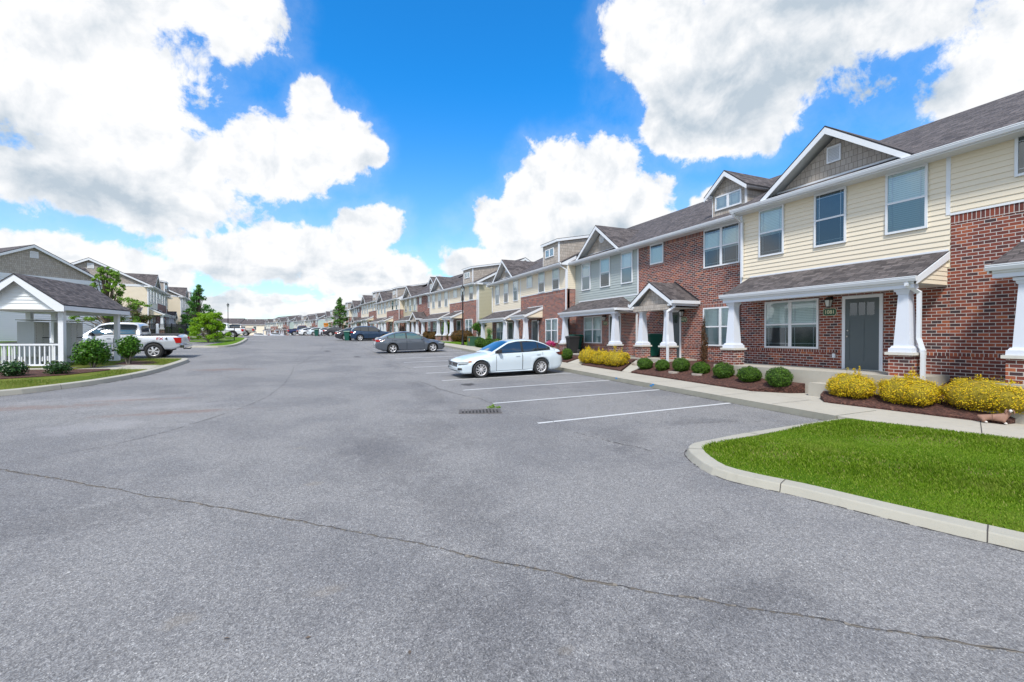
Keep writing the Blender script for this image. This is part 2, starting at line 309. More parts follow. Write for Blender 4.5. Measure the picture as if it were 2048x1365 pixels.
paint('paint_white', (.60, .68, .74)); paint('paint_grey', (.115, .135, .165), .55); paint('paint_blue', (.012, .045, .105), .5); paint('paint_charcoal', (.035, .035, .045), .5); paint('paint_silver', (.62, .65, .70), .3, .28)
paint('paint_black', (.012, .013, .016)); paint('paint_sand', (.46, .43, .38), .3); paint('paint_navy', (.012, .03, .12), .4); paint('paint_bright', (.78, .80, .82))
plain('alloy', (.70, .70, .72), .3, .35, var=.02); plain('chrome', (.75, .76, .78), .12, 1, var=.0); plain('lamp_red', (.42, .012, .012), .15, var=.1, coat=1); plain('lamp_dark_red', (.10, .008, .012), .15, coat=1)
plain('lamp_clear', (.55, .60, .64), .12, .3, coat=1); plain('lamp_amber', (.55, .16, .02), .2, coat=1); plain('trim_black', (.02, .02, .022), .45); plain('plate_white', (.55, .57, .6), .5); plain('lantern_glass', (.62, .66, .66), .25, var=.03)
plain('blue_mark', (.02, .22, .55), .6)
# ------------------------------------------------------------------ mesh builder
class MB:
    def __init__(s): s.v = []; s.f = []; s.mi = []; s.mats = []; s.smooth = []
    def mat(s, m):
        if m not in s.mats: s.mats.append(m)
        return s.mats.index(m)
    def poly(s, pts, m, sm=False):
        b = len(s.v); s.v += [tuple(p) for p in pts]; s.f.append(tuple(range(b, b + len(pts)))); s.mi.append(s.mat(m)); s.smooth.append(sm); return s
    def mesh(s, vs, fs, m, sm=False):
        b = len(s.v); s.v += [tuple(p) for p in vs]; k = s.mat(m)
        for f in fs: s.f.append(tuple(i + b for i in f)); s.mi.append(k); s.smooth.append(sm)
        return s
    def box(s, x0, x1, y0, y1, z0, z1, m):
        v = [(x0, y0, z0), (x1, y0, z0), (x1, y1, z0), (x0, y1, z0), (x0, y0, z1), (x1, y0, z1), (x1, y1, z1), (x0, y1, z1)]
        return s.mesh(v, [(3, 2, 1, 0), (4, 5, 6, 7), (0, 1, 5, 4), (1, 2, 6, 5), (2, 3, 7, 6), (3, 0, 4, 7)], m)
    def frustum(s, cx, cy, z0, z1, a0, a1, m, b0=None, b1=None):
        b0 = a0 if b0 is None else b0; b1 = a1 if b1 is None else b1
        v = [(cx - a0, cy - b0, z0), (cx + a0, cy - b0, z0), (cx + a0, cy + b0, z0), (cx - a0, cy + b0, z0), (cx - a1, cy - b1, z1), (cx + a1, cy - b1, z1), (cx + a1, cy + b1, z1), (cx - a1, cy + b1, z1)]
        return s.mesh(v, [(3, 2, 1, 0), (4, 5, 6, 7), (0, 1, 5, 4), (1, 2, 6, 5), (2, 3, 7, 6), (3, 0, 4, 7)], m)
    def slab(s, top, d, m_top, m_side=None, m_bot=None):
        """polygon top (list of 3d) and the same polygon moved by vector d"""
        t = [Vector(p) for p in top]; b = [p + Vector(d) for p in t]; n = len(t)
        s.poly(t, m_top); s.poly(list(reversed(b)), m_bot or m_side or m_top)
        for i in range(n): s.poly([t[i], b[i], b[(i + 1) % n], t[(i + 1) % n]], m_side or m_top)
        return s
    def bar(s, p, q, wd, ht, m, up=(0, 0, 1)):
        p = Vector(p); q = Vector(q); d = (q - p).normalized(); u = Vector(up); sd = d.cross(u).normalized(); u = sd.cross(d)
        c = [(-1, -1), (1, -1), (1, 1), (-1, 1)]
        v = [p + sd * a * wd / 2 + u * b * ht / 2 for a, b in c] + [q + sd * a * wd / 2 + u * b * ht / 2 for a, b in c]
        return s.mesh(v, [(3, 2, 1, 0), (4, 5, 6, 7), (0, 1, 5, 4), (1, 2, 6, 5), (2, 3, 7, 6), (3, 0, 4, 7)], m)
    def tube(s, pts, rad, m, n=8):
        pts = [Vector(p) for p in pts]; rad = rad if isinstance(rad, (list, tuple)) else [rad] * len(pts)
        vs = []; fs = []
        for i, p in enumerate(pts):
            d = (pts[min(i + 1, len(pts) - 1)] - pts[max(i - 1, 0)]).normalized()
            a = Vector((0, 0, 1)) if abs(d.z) < .9 else Vector((1, 0, 0))
            u = d.cross(a).normalized(); w_ = d.cross(u)
            vs += [p + (u * math.cos(t) + w_ * math.sin(t)) * rad[i] for t in [2 * math.pi * k / n for k in range(n)]]
        for i in range(len(pts) - 1):
            for k in range(n): fs.append((i * n + k, i * n + (k + 1) % n, (i + 1) * n + (k + 1) % n, (i + 1) * n + k))
        fs += [tuple(range(n)), tuple(reversed(range((len(pts) - 1) * n, len(pts) * n)))]
        return s.mesh(vs, fs, m, True)
    def lathe(s, prof, m, n=20, axis='z', c=(0, 0, 0)):
        vs = []; fs = []
        for r, h in prof:
            for k in range(n):
                t = 2 * math.pi * k / n; a, b = r * math.cos(t), r * math.sin(t)
                q = (a, b, h) if axis == 'z' else (a, h, b)
                vs.append((q[0] + c[0], q[1] + c[1], q[2] + c[2]))
        for i in range(len(prof) - 1):
            for k in range(n): fs.append((i * n + k, i * n + (k + 1) % n, (i + 1) * n + (k + 1) % n, (i + 1) * n + k))
        return s.mesh(vs, fs, m, True)
    def data(s, name):
        me = bpy.data.meshes.new(name); me.from_pydata(s.v, [], s.f)
        for m in s.mats: me.materials.append(MATS[m])
        me.polygons.foreach_set('material_index', s.mi); me.polygons.foreach_set('use_smooth', s.smooth)
        me.update()
        ul = me.uv_layers.new(name='uv'); co = np.array(s.v); uvs = np.zeros((len(me.loops), 2))
        for p in me.polygons:
            n = p.normal; idx = [me.loops[i].vertex_index for i in p.loop_indices]; q = co[idx]
            if abs(n.z) < .25:
                t = Vector((-n.y, n.x, 0)).normalized() if (abs(n.x) + abs(n.y)) > 1e-9 else Vector((1, 0, 0))
                u_ = q @ np.array(t); v_ = q[:, 2]
            elif abs(n.z) > .995: u_ = q[:, 0]; v_ = q[:, 1]
            else:
                t = Vector((-n.y, n.x, 0)).normalized(); b_ = n.cross(t)
                if b_.z < 0: b_ = -b_
                u_ = q @ np.array(t); v_ = q @ np.array(b_)
            uvs[list(p.loop_indices), 0] = u_; uvs[list(p.loop_indices), 1] = v_
        ul.data.foreach_set('uv', uvs.ravel())
        return me
    def build(s, name, parent=None, **kw):
        o = bpy.data.objects.new(name, s.data(name)); COL.objects.link(o)
        if parent is not None: o.parent = parent
        for k, v in kw.items(): o[{'label': 'label', 'cat': 'category', 'group': 'group', 'kind': 'kind'}[k]] = v
        return o
def empty(name, loc=(0, 0, 0), rz=0, label=None, cat=None, group=None):
    o = bpy.data.objects.new(name, None); COL.objects.link(o); o.location = loc; o.rotation_euler = (0, 0, rz); o.empty_display_size = .3
    tag(o, label, cat, group); return o
def tag(o, label=None, cat=None, group=None, kind=None):
    for k, v in (('label', label), ('category', cat), ('group', group), ('kind', kind)):
        if v: o[k] = v
    return o
KIDS = {}
def kids(o): return [c for c in bpy.data.objects if c.parent == o]
def child_map():
    d = {}
    for c in bpy.data.objects:
        if c.parent: d.setdefault(c.parent.name, []).append(c)
    return d
def copy_tree(o, loc=None, rz=None, label=None, cat=None, group=None, cm=None, parent=None, swap=None):
    cm = cm if cm is not None else child_map()
    c = o.copy(); COL.objects.link(c)
    if parent is not None: c.parent = parent
    for ch in cm.get(o.name, []): copy_tree(ch, cm=cm, parent=c)
    if loc is not None: c.location = loc
    if rz is not None: c.rotation_euler = (0, 0, rz)
    tag(c, label, cat, group); return c
def text_mesh(txt, size, thick, m, loc, rot, name, parent, font_scale=(1, 1)):
    cu = bpy.data.curves.new(name, 'FONT'); cu.body = txt; cu.size = size; cu.extrude = thick; cu.align_x = 'CENTER'; cu.align_y = 'CENTER'; cu.offset = size * .018
    t = bpy.data.objects.new(name + '_src', cu); COL.objects.link(t); bpy.context.view_layer.update()
    me = bpy.data.meshes.new_from_object(t.evaluated_get(bpy.context.evaluated_depsgraph_get())); bpy.data.objects.remove(t); bpy.data.curves.remove(cu)
    me.materials.clear(); me.materials.append(MATS[m]); me.name = name
    o = bpy.data.objects.new(name, me); COL.objects.link(o); o.parent = parent; o.location = loc; o.rotation_euler = rot; o.scale = (font_scale[0], font_scale[1], 1)
    return o
# ------------------------------------------------------------------ terrain
KY = [-80, 0, 20, 32, 55, 79, 100, 120, 160, 200, 260, 420, 2000]; KZ = [-1.9, 0, .48, .94, 1.58, 2.17, 2.38, 2.3, 1.9, 1.4, .6, 0, 0]
def G(Y): return sum(np.interp(np.asarray(Y) + k, KY, KZ) for k in (-5, -2.5, 0, 2.5, 5)) / 5
SY = [-80, 42, 60, 80, 134, 195, 260, 420]; SX = [0, 0, -1.7, -4.2, -10.5, -15., -40, -110]
def S(Y): return sum(np.interp(np.asarray(Y) + k, SY, SX) for k in (-6, -3, 0, 3, 6)) / 5
def T(X, Y): return G(Y) + .02 * np.clip(X - S(Y) - 4.3, 0, 6.2)
def side_z(X, Y):                       # right-hand pavement level
    return T(X, Y) + .15 + .012 * np.clip(X - S(Y) - 10.2, 0, 2)
def yard_z(X, Y):                       # planting beds and lawns in front of the right-hand houses
    x0 = np.interp(Y, [4.2, 4.4, 6.3, 7.5], [14.4, 12.3, 11.9, 11.6])
    z = side_z(X, Y) + .24 * np.clip(X - S(Y) - x0, 0, 3)
    cap = np.interp(Y, [-20, 39, 41, 60, 64, 400], [1.06, 1.06, 1.6, 1.62, 9, 9])
    return np.minimum(z, np.maximum(cap, side_z(X, Y) - .1))
def left_z(X, Y): return T(X, Y) + .15
def patch(name, poly, zf, m, res=1.0, skirt=0.0, skirt_m=None, inner=0, **kw):
    poly = [Vector((p[0], p[1])) for p in poly]
    # refine the outline so the surface follows the terrain
    out = []
    for i, p in enumerate(poly):
        q = poly[(i + 1) % len(poly)]; k = max(1, int((q - p).length / res))
        out += [p.lerp(q, j / k) for j in range(k)]
    xs = [p.x for p in out]; ys = [p.y for p in out]
    def inside(x, y):
        c = False; j = len(out) - 1
        for i in range(len(out)):
            a, b = out[i], out[j]
            if (a.y > y) != (b.y > y) and x < (b.x - a.x) * (y - a.y) / (b.y - a.y) + a.x: c = not c
            j = i
        return c
    pts = list(out); n0 = len(out); rr = res
    x = min(xs) + rr * .5
    while x < max(xs):
        y = min(ys) + rr * .5
        while y < max(ys):
            if inside(x, y) and min((Vector((x, y)) - o_).length_squared for o_ in out) > (rr * .3) ** 2: pts.append(Vector((x, y)))
            y += rr
        x += rr
    v, e, f, *_ = delaunay_2d_cdt(pts, [(i, (i + 1) % n0) for i in range(n0)], [], 1, 1e-5)
    mb = MB(); vs = [(p.x, p.y, float(zf(p.x, p.y))) for p in v]
    fs = []
    for t in f:
        a, b, c = (v[i] for i in t[:3])
        if (b - a).cross(c - a) < 0: t = tuple(reversed(t))
        fs.append(tuple(t))
    mb.mesh(vs, fs, m, True)
    if skirt:
        area = sum(out[i].cross(out[(i + 1) % n0]) for i in range(n0))
        o2 = out if area > 0 else list(reversed(out))
        for i in range(n0):
            p, q = o2[i], o2[(i + 1) % n0]; z0, z1 = float(zf(p.x, p.y)), float(zf(q.x, q.y))
            mb.poly([(p.x, p.y, z0 - skirt), (q.x, q.y, z1 - skirt), (q.x, q.y, z1), (p.x, p.y, z0)], skirt_m or m)
    return mb.build(name, **kw)
def strip_surface(name, xs, ys, zf, m, **kw):
    vs = [(x, y, float(zf(x, y))) for y in ys for x in xs]; n = len(xs)
    fs = [(j * n + i, j * n + i + 1, (j + 1) * n + i + 1, (j + 1) * n + i) for j in range(len(ys) - 1) for i in range(n - 1)]
    mb = MB(); mb.mesh(vs, fs, m, True); return mb.build(name, **kw)
strip_surface('road', np.arange(-66, 22, 1.0), np.concatenate([np.arange(-14, 120, 1.0), np.arange(120, 262, 3.0)]), T, 'asphalt', kind='structure')
gx = [-900, -500, -300, -200, -140, -100, -80, -60, -40, -20, 0, 20, 40, 60, 90, 130, 200, 300, 500, 900]
gy = [-300, -150, -80, -40, -14, 0, 10, 20, 32, 44, 55, 67, 79, 90, 100, 110, 120, 140, 160, 180, 200, 230, 260, 340, 420, 600, 1000, 1600]
strip_surface('ground', gx, gy, lambda x, y: G(y) - .14 - (.0 if abs(x) < 100 else 0), 'far_field', kind='structure')
# ------------------------------------------------------------------ kerbs
def catmull(pts, step=.25):
    P_ = [Vector(p) for p in pts]; out = []
    for i in range(len(P_) - 1):
        p0 = P_[max(i - 1, 0)]; p1 = P_[i]; p2 = P_[i + 1]; p3 = P_[min(i + 2, len(P_) - 1)]
        k = max(2, int((p2 - p1).length / step))
        for j in range(k):
            t = j / k
            out.append(.5 * ((2 * p1) + (p2 - p0) * t + (2 * p0 - 5 * p1 + 4 * p2 - p3) * t * t + (3 * p1 - p0 - 3 * p2 + p3) * t ** 3))
    out.append(P_[-1]); return out
def kerb(name, line, wd, h, inner_left, joints=3.0, base=T, hin=None, **kw):
    """concrete kerb; line is its road-side foot; the kerb lies to the left of the line if inner_left"""
    L_ = [Vector(p) for p in line]; mb = MB(); prof = [(0, -.06), (.002, 0), (.040, h * .86), (.048, h * .96), (.062, h), (wd, (hin or h) + .004), (wd, -.06)]
    rows = []
    for i, p in enumerate(L_):
        d = (L_[min(i + 1, len(L_) - 1)] - L_[max(i - 1, 0)]).normalized(); nrm = Vector((-d.y, d.x)) * (1 if inner_left else -1)
        rows.append([(p.x + nrm.x * a, p.y + nrm.y * a, float(base(p.x, p.y)) + b) for a, b in prof])
    k = len(prof); vs = [q for r_ in rows for q in r_]; fs = []
    for i in range(len(rows) - 1):
        for j in range(k - 1):
            f = (i * k + j, i * k + j + 1, (i + 1) * k + j + 1, (i + 1) * k + j); fs.append(f if not inner_left else tuple(reversed(f)))
    mb.mesh(vs, fs, 'kerb_concrete', False)
    # joints: thin dark grooves across the kerb
    acc = 0; last = L_[0]; nxt = joints * .45
    for i, p in enumerate(L_[1:], 1):
        acc += (p - last).length; last = p
        if acc > nxt:
            nxt += joints; r_ = rows[i]; d = (p - L_[i - 1]).normalized() * .0055
            q = [Vector((a, b, c + .004)) for a, b, c in r_[1:6]]
            for a, b in zip(q[:-1], q[1:]):
                mb.poly([(a.x - d.x, a.y - d.y, a.z), (a.x + d.x, a.y + d.y, a.z), (b.x + d.x, b.y + d.y, b.z), (b.x - d.x, b.y - d.y, b.z)], 'crack_dark')
    return mb.build(name, **kw)
isl = catmull([(10.22, 6.28), (9.0, 6.26), (7.25, 6.2), (6.45, 6.12), (5.95, 6.06), (5.6, 5.82), (5.36, 5.42), (5.18, 4.9), (5.28, 4.4), (5.52, 3.82), (5.74, 3.08), (6.1, 2.05), (6.6, .7), (7.2, -1), (7.9, -3)], .2)
kerb('kerb', isl, .27, .10, True, 1.9, kind='structure')
lk = catmull([(-13.5, 14.6), (-10.2, 16.1), (-8.13, 17.5), (-7.41, 18.44), (-6.67, 19.92), (-6.1, 22.3), (-5.95, 25), (-5.93, 27.6), (-6.1, 28.9), (-6.6, 29.35), (-8.0, 29.5), (-14.5, 29.3)], .3)
kerb('kerb', lk, .32, .15, True, 3, kind='structure')
lk2 = catmull([(-15, 43.5), (-9.2, 43.2), (-7.6, 42.7), (-6.7, 43.0), (-6.25, 44.5), (-6.3, 49.4), (-6.9, 58), (-7.6, 64.5), (-8.2, 66.3), (-9.2, 66.9), (-16, 67)], .4)
kerb('kerb', list(reversed(lk2)), .32, .15, False, 3, kind='structure')
# right-hand pavement with its upright kerb face
def rline(x, ys): return [(x + float(S(y)), y) for y in ys]
ys_r = [6.3, 20, 30, 40, 50, 60, 70, 80]
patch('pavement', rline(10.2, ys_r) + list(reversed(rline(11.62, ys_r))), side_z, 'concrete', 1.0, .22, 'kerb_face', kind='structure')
patch('path', [(10.24, 6.27), (11.63, 6.27), (11.63, 7.43), (11.88, 6.27), (12.27, 4.42), (14.2, 4.25), (14.2, -3), (12.9, -3), (11.9, .8), (11.2, 2.9), (10.6, 4.6), (10.24, 5.7)], lambda x, y: side_z(x, y) - .003, 'concrete', .5, .2, kind='structure')
patch('path', [(11.635, 7.35), (11.98, 7.68), (12.66, 7.95), (12.66, 8.55), (12.2, 8.75), (11.635, 9.5)], lambda x, y: side_z(x, y) + .02 * max(0, x - 11.635), 'concrete', .4, .2, kind='structure')
patch('path', [(11.635, 15.15), (13.1, 15.3), (13.1, 16.6), (11.635, 15.65)], lambda x, y: side_z(x, y) + .24 * max(0, x - 11.6), 'concrete', .4, .2, kind='structure')
patch('path', [(11.635, 18.9), (13.2, 19.1), (13.2, 20.3), (11.635, 20.1)], lambda x, y: min(side_z(x, y) + .24 * max(0, x - 11.6), 1.05), 'concrete', .4, .2, kind='structure')
jb = MB()
for y in np.arange(7.8, 40, 1.52):
    a, b = 10.24, 11.60; n_ = 4
    for i in range(n_):
        x0, x1 = a + (b - a) * i / n_, a + (b - a) * (i + 1) / n_
        jb.poly([(x0, y, side_z(x0, y) + .004), (x1, y, side_z(x1, y) + .004), (x1, y + .012, side_z(x1, y) + .004), (x0, y + .012, side_z(x0, y) + .004)], 'crack_dark')
for (x0, y0, x1, y1) in [(10.75, 4.15, 12.6, 4.9), (11.3, 2.6, 13.5, 2.9)]:
    for i in range(5):
        a = Vector((x0, y0)).lerp(Vector((x1, y1)), i / 5); b = Vector((x0, y0)).lerp(Vector((x1, y1)), (i + 1) / 5)
        jb.poly([(a.x, a.y, side_z(a.x, a.y) + .003), (b.x, b.y, side_z(b.x, b.y) + .003), (b.x, b.y + .014, side_z(b.x, b.y) + .003), (a.x, a.y + .014, side_z(a.x, a.y) + .003)], 'crack_dark')
for (y, z) in [(12.1, .05), (14.1, .06), (12.2, .10)]: jb.poly([(10.193, y, side_z(10.2, y) - z), (10.193, y - .11, side_z(10.2, y) - z), (10.193, y - .11, side_z(10.2, y) - z + .05), (10.193, y, side_z(10.2, y) - z + .05)], 'blue_mark')
jb.build('pavement_joint', kind='structure')
# island lawn, beds, yards
inner = []
for i, p in enumerate(isl):
    d = (isl[min(i + 1, len(isl) - 1)] - isl[max(i - 1, 0)]).normalized(); inner.append(p + Vector((-d.y, d.x)) * .265)
inner = [p for p in inner if p.x < 10.1]
LAWN = [tuple(p) for p in inner] + [(12.5, -3), (11.88, .8), (11.18, 2.9), (10.58, 4.6), (10.22, 5.7), (10.18, 5.95)]
def lawn_z(x, y): return T(x, y) + .096 + .055 * min(1, max(0, (x - 7.5) / 3))
patch('lawn', LAWN, lawn_z, 'lawn', .4, kind='structure')
patch('mulch_bed', [(11.64, 7.45), (12.0, 7.78), (12.64, 8.0), (12.66, 6.3), (14.19, 6.3), (14.19, 4.3), (13.3, 4.32), (12.3, 4.45), (11.9, 6.27)], lambda x, y: yard_z(x, y) + .035, 'mulch', .4, .5, kind='structure')
patch('mulch_bed', [(11.66, 9.6), (12.2, 8.85), (12.64, 8.62), (12.64, 11.9), (14.7, 11.95), (14.7, 15.2), (13.1, 15.25), (11.68, 15.1), (11.64, 11.8)], lambda x, y: yard_z(x, y) + .035, 'mulch', .4, .5, kind='structure')
patch('mulch_bed', [(11.64, 15.75), (13.1, 16.7), (14.7, 16.7), (14.7, 18.9), (11.64, 18.8)], lambda x, y: yard_z(x, y) + .035, 'mulch', .4, .5, kind='structure')
patch('mulch_bed', [(11.64, 20.2), (14.7, 20.4), (14.7, 31.5), (11.64, 31.0)], lambda x, y: yard_z(x, y) + .035, 'mulch', .5, .12, kind='structure')
ysy = [31.0, 40, 50, 60, 70, 80, 90, 100, 120]
patch('lawn', rline(11.64, ysy) + list(reversed(rline(15.2, ysy))), lambda x, y: yard_z(x, y) + .02, 'lawn', 1.2, .2, kind='structure')
patch('mulch_bed', rline(12.5, [43, 50, 60]) + list(reversed(rline(14.6, [43, 50, 60]))), lambda x, y: yard_z(x, y) + .06, 'mulch', 1.0, .1, kind='structure')
il = []
for i, p in enumerate(lk):
    d = (lk[min(i + 1, len(lk) - 1)] - lk[max(i - 1, 0)]).normalized(); il.append(tuple(p + Vector((-d.y, d.x)) * .315))
LAWN_L = il + [(-14.5, 16.2)]
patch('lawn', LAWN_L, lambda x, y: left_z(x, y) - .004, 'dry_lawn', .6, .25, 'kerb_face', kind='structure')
patch('mulch_bed', [(-14.3, 19.0), (-10.6, 20.3), (-8.3, 21.7), (-7.55, 23.3), (-7.7, 23.7), (-9.0, 23.85), (-14.3, 24.4)], lambda x, y: left_z(x, y) + .02, 'mulch', .5, .1, kind='structure')
patch('mulch_bed', [(-7.3, 25.4), (-6.75, 26.2), (-7.2, 27.4), (-8.3, 27.6), (-8.3, 26.0)], lambda x, y: left_z(x, y) + .02, 'mulch', .5, .1, kind='structure')
patch('path', [(-8.9, 23.86), (-6.3, 23.4), (-6.25, 25.1), (-8.0, 25.6)], lambda x, y: left_z(x, y) + .012, 'concrete', .5, .1, kind='structure')
il2 = []
for i, p in enumerate(lk2):
    d = (lk2[min(i + 1, len(lk2) - 1)] - lk2[max(i - 1, 0)]).normalized(); il2.append(tuple(p + Vector((-d.y, d.x)) * .315))
# lk2 runs clockwise round the island, so the inner side is its left
def basin_z(x, y):
    base = float(left_z(x, y)); k = min(1, max(0, (-7.4 - x) / 3.0)) * (1 if y < 55.4 else 0)
    low = 1.16 + .012 * (y - 45)
    return base * (1 - k) + min(base, low) * k
A2 = [q for q in il2 if q[1] < 55.4]; B2 = [q for q in il2 if q[1] >= 55.8]
patch('lawn', A2 + [(-7.3, 55.4), (-22, 55.4), (-22, 43.0)], basin_z, 'lawn', .9, kind='structure')
patch('lawn', B2 + [(-16, 66.7), (-17.2, 66.7), (-17.2, 55.8), (-7.35, 55.8)], lambda x, y: left_z(x, y) + .055 * max(0, -8.5 - x), 'lawn', 1.0, .5, kind='structure')
patch('lawn', [(-14.2, 30), (-14.2, 42.6), (-22.5, 42.8), (-22.5, 55), (-50, 55), (-50, 30)], lambda x, y: left_z(x, y) + .1, 'lawn', 2.0, .4, 'kerb_face', kind='structure')
patch('path', [(-9.3, 59.5), (-16.5, 59.5), (-16.5, 60.9), (-9.3, 60.9)], lambda x, y: left_z(x, y) + .055 * max(0, -8.5 - x) + .02, 'concrete', 1, .1, kind='structure')
for y0, y1 in ((76.5, 84.5), (95, 128)):
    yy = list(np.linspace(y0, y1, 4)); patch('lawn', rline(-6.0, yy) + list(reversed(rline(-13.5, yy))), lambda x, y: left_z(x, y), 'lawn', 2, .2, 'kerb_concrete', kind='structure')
# parking lines
lb = MB()
def ribbon(mb, pts, wd, m, zf=T, lift=.004, seg=.5):
    for (x0, y0), (x1, y1) in zip(pts[:-1], pts[1:]):
        d = Vector((x1 - x0, y1 - y0)); k = max(1, int(d.length / seg)); nn = Vector((-d.y, d.x)).normalized() * wd / 2
        for i in range(k):
            a = Vector((x0, y0)) + d * (i / k); b = Vector((x0, y0)) + d * ((i + 1) / k)
            q = [a - nn, b - nn, b + nn, a + nn]; mb.poly([(p.x, p.y, float(zf(p.x, p.y)) + lift) for p in q], m)
for i in range(26):
    y = 8.96 + 2.745 * i; 
    if y < 80: o = MB(); ribbon(o, [(4.45 + float(S(y)), y), (10.16 + float(S(y)), y)], .095, 'line_paint'); o.build('parking_line', kind='structure')
# pavement seams and cracks as thin dark ribbons with a ragged course
rng = random.Random(5)
def crack(pts, w0, gap=0.0, jit=.02, seg=.05, edge=False):
    mb = MB(); P_ = catmull(pts, seg); off = 0; offs = []; ws = []
    for i, p in enumerate(P_): off = off * .86 + rng.uniform(-jit, jit); offs.append(off + .35 * jit * math.sin(i * .13)); ws.append(w0 * (.35 + 1.0 * rng.random() ** 1.5) * (.75 + .45 * math.sin(i * .031) ** 2))
    def rib(k, m, lift, gp):
        for i in range(len(P_) - 1):
            if rng.random() < gp: continue
            p, q = P_[i], P_[i + 1]; d = (q - p).normalized(); nn = Vector((-d.y, d.x)); a = p + nn * offs[i]; b = q + nn * offs[i + 1]
            mb.poly([(v.x, v.y, float(T(v.x, v.y)) + lift) for v in (a - nn * ws[i] * k / 2, b - nn * ws[i + 1] * k / 2, b + nn * ws[i + 1] * k / 2, a + nn * ws[i] * k / 2)], m)
    if edge: rib(2.6, 'seam_edge', .004, .30)
    rib(1, 'crack_dark', .006, gap); return mb.build('road_crack', kind='structure')
crack([(-4.9, 9.3), (-4.13, 8.88), (-1.9, 6.9), (.32, 4.96), (2.16, 3.19), (4.24, 1.43), (5.6, .3)], .013, .06, .011, .035, True)
crack([(-.93, 24), (-.96, 19.3), (-1.15, 16.2), (-1.56, 13.7), (-2.39, 11.4), (-3.18, 10), (-4.29, 9.2)], .013, .12, .010, .08)
crack([(-.93, 24), (-.2, 31), (.6, 42), (.3, 55)], .02, .2, .02, .4)
crack([(3.55, 17.4), (3.93, 14.2), (4.31, 12.8), (4.42, 11.5)], .03, .05, .02)
crack([(4.42, 10.4), (4.75, 9.1), (4.83, 7.5), (5.2, 6.2)], .018, .35, .03)
crack([(4.15, 22), (3.95, 30), (3.8, 40), (3.4, 52)], .03, .3, .03, .3)
def foot(line, side, step=3):
    out = []
    for i in range(0, len(line), step):
        p = line[i]; d = (line[min(i + 1, len(line) - 1)] - line[max(i - 1, 0)]).normalized(); out.append(tuple(p + Vector((d.y, -d.x)) * side * .012))
    return out
crack(foot(isl, 1), .020, .10, .004, .06); crack(foot(lk, 1), .03, .08, .006, .15); crack([(10.185, 6.4), (10.185, 14), (10.185, 22), (10.185, 34)], .022, .12, .004, .12)
crack([(6.9, 7.9), (7.5, 7.5), (8.3, 7.35), (8.9, 7.0)], .02, .45, .03)
# storm drain -----------------------------------------------------------
gz = float(T(3.75, 10.75))
dr = empty('storm_drain', (3.74, 10.74, gz), R(-18), 'rusty iron storm drain grate in the road beside the parking lines', 'drain grate')
mb = MB(); mb.box(-.52, .52, -.30, -.26, -.02, .010, 'iron'); mb.box(-.52, .52, .26, .30, -.02, .010, 'iron'); mb.box(-.52, -.48, -.26, .26, -.02, .010, 'iron'); mb.box(.48, .52, -.26, .26, -.02, .010, 'iron'); mb.build('frame', dr)
mb = MB()
for i in range(12): x = -.46 + i * .084; mb.box(x - .022, x + .022, -.258, .258, -.01, .012, 'iron')
mb.box(-.478, .478, -.02, .02, -.01, .013, 'iron'); mb.build('grate', dr)
mb = MB(); mb.box(-.479, .479, -.259, .259, -.015, .0045, 'void'); mb.build('pit', dr)
# ------------------------------------------------------------------ townhouses
EAVE = 5.47; RIDGE_Y = 5.0; RIDGE_Z = 5.47 + .5 * 5.45; DEPTH = 10.0
def roof_z(y, y0=-.45): return EAVE + (RIDGE_Z - EAVE) * (y - y0) / (RIDGE_Y - y0)
def clip_row(poly, z0, z1):
    """span of a convex polygon (s,z) at heights z0 and z1"""
    def span(z):
        xs = []
        for i in range(len(poly)):
            (a, za), (b, zb) = poly[i], poly[(i + 1) % len(poly)]
            if min(za, zb) - 1e-6 <= z <= max(za, zb) + 1e-6:
                if abs(za - zb) < 1e-9: xs += [a, b]
                else: xs.append(a + (b - a) * (z - za) / (zb - za))
        return (min(xs), max(xs)) if xs else None
    return span(z0 + 1e-4), span(z1 - 1e-4)
def clap(mb, poly, origin, dirv, nrm, m, exp=.132, lap=.018, zbase=0.0):
    """lapped horizontal boards over convex polygon poly=(s,z); plane through origin, along dirv, outward nrm"""
    o = Vector(origin); d = Vector(dirv); n = Vector(nrm); zmin = min(p[1] for p in poly); zmax = max(p[1] for p in poly)
    cuts = sorted(set([zmin, zmax] + [zbase + k * exp for k in range(int((zmin - zbase) / exp) - 1, int((zmax - zbase) / exp) + 2) if zmin < zbase + k * exp < zmax] + [p[1] for p in poly]))
    def pt(s_, z, off): return tuple(o + d * s_ + Vector((0, 0, z)) + n * off)
    flip = d.cross(Vector((0, 0, 1))).dot(n) < 0
    for z0, z1 in zip(cuts[:-1], cuts[1:]):
        if z1 - z0 < 1e-3: continue
        a, b = clip_row(poly, z0, z1)
        if not a or not b: continue
        k = math.floor((z0 + 1e-5 - zbase) / exp); f0 = 1 - (z0 - zbase - k * exp) / exp; f1 = 1 - (z1 - zbase - k * exp) / exp
        q = [pt(a[0], z0, lap * f0 + .002), pt(a[1], z0, lap * f0 + .002), pt(b[1], z1, lap * f1 + .002), pt(b[0], z1, lap * f1 + .002)]
        mb.poly(list(reversed(q)) if flip else q, m)
        if f0 > .98:
            q = [pt(a[0], z0, .0), pt(a[1], z0, .0), pt(a[1], z0, lap + .002), pt(a[0], z0, lap + .002)]
            mb.poly(list(reversed(q)) if flip else q, m)
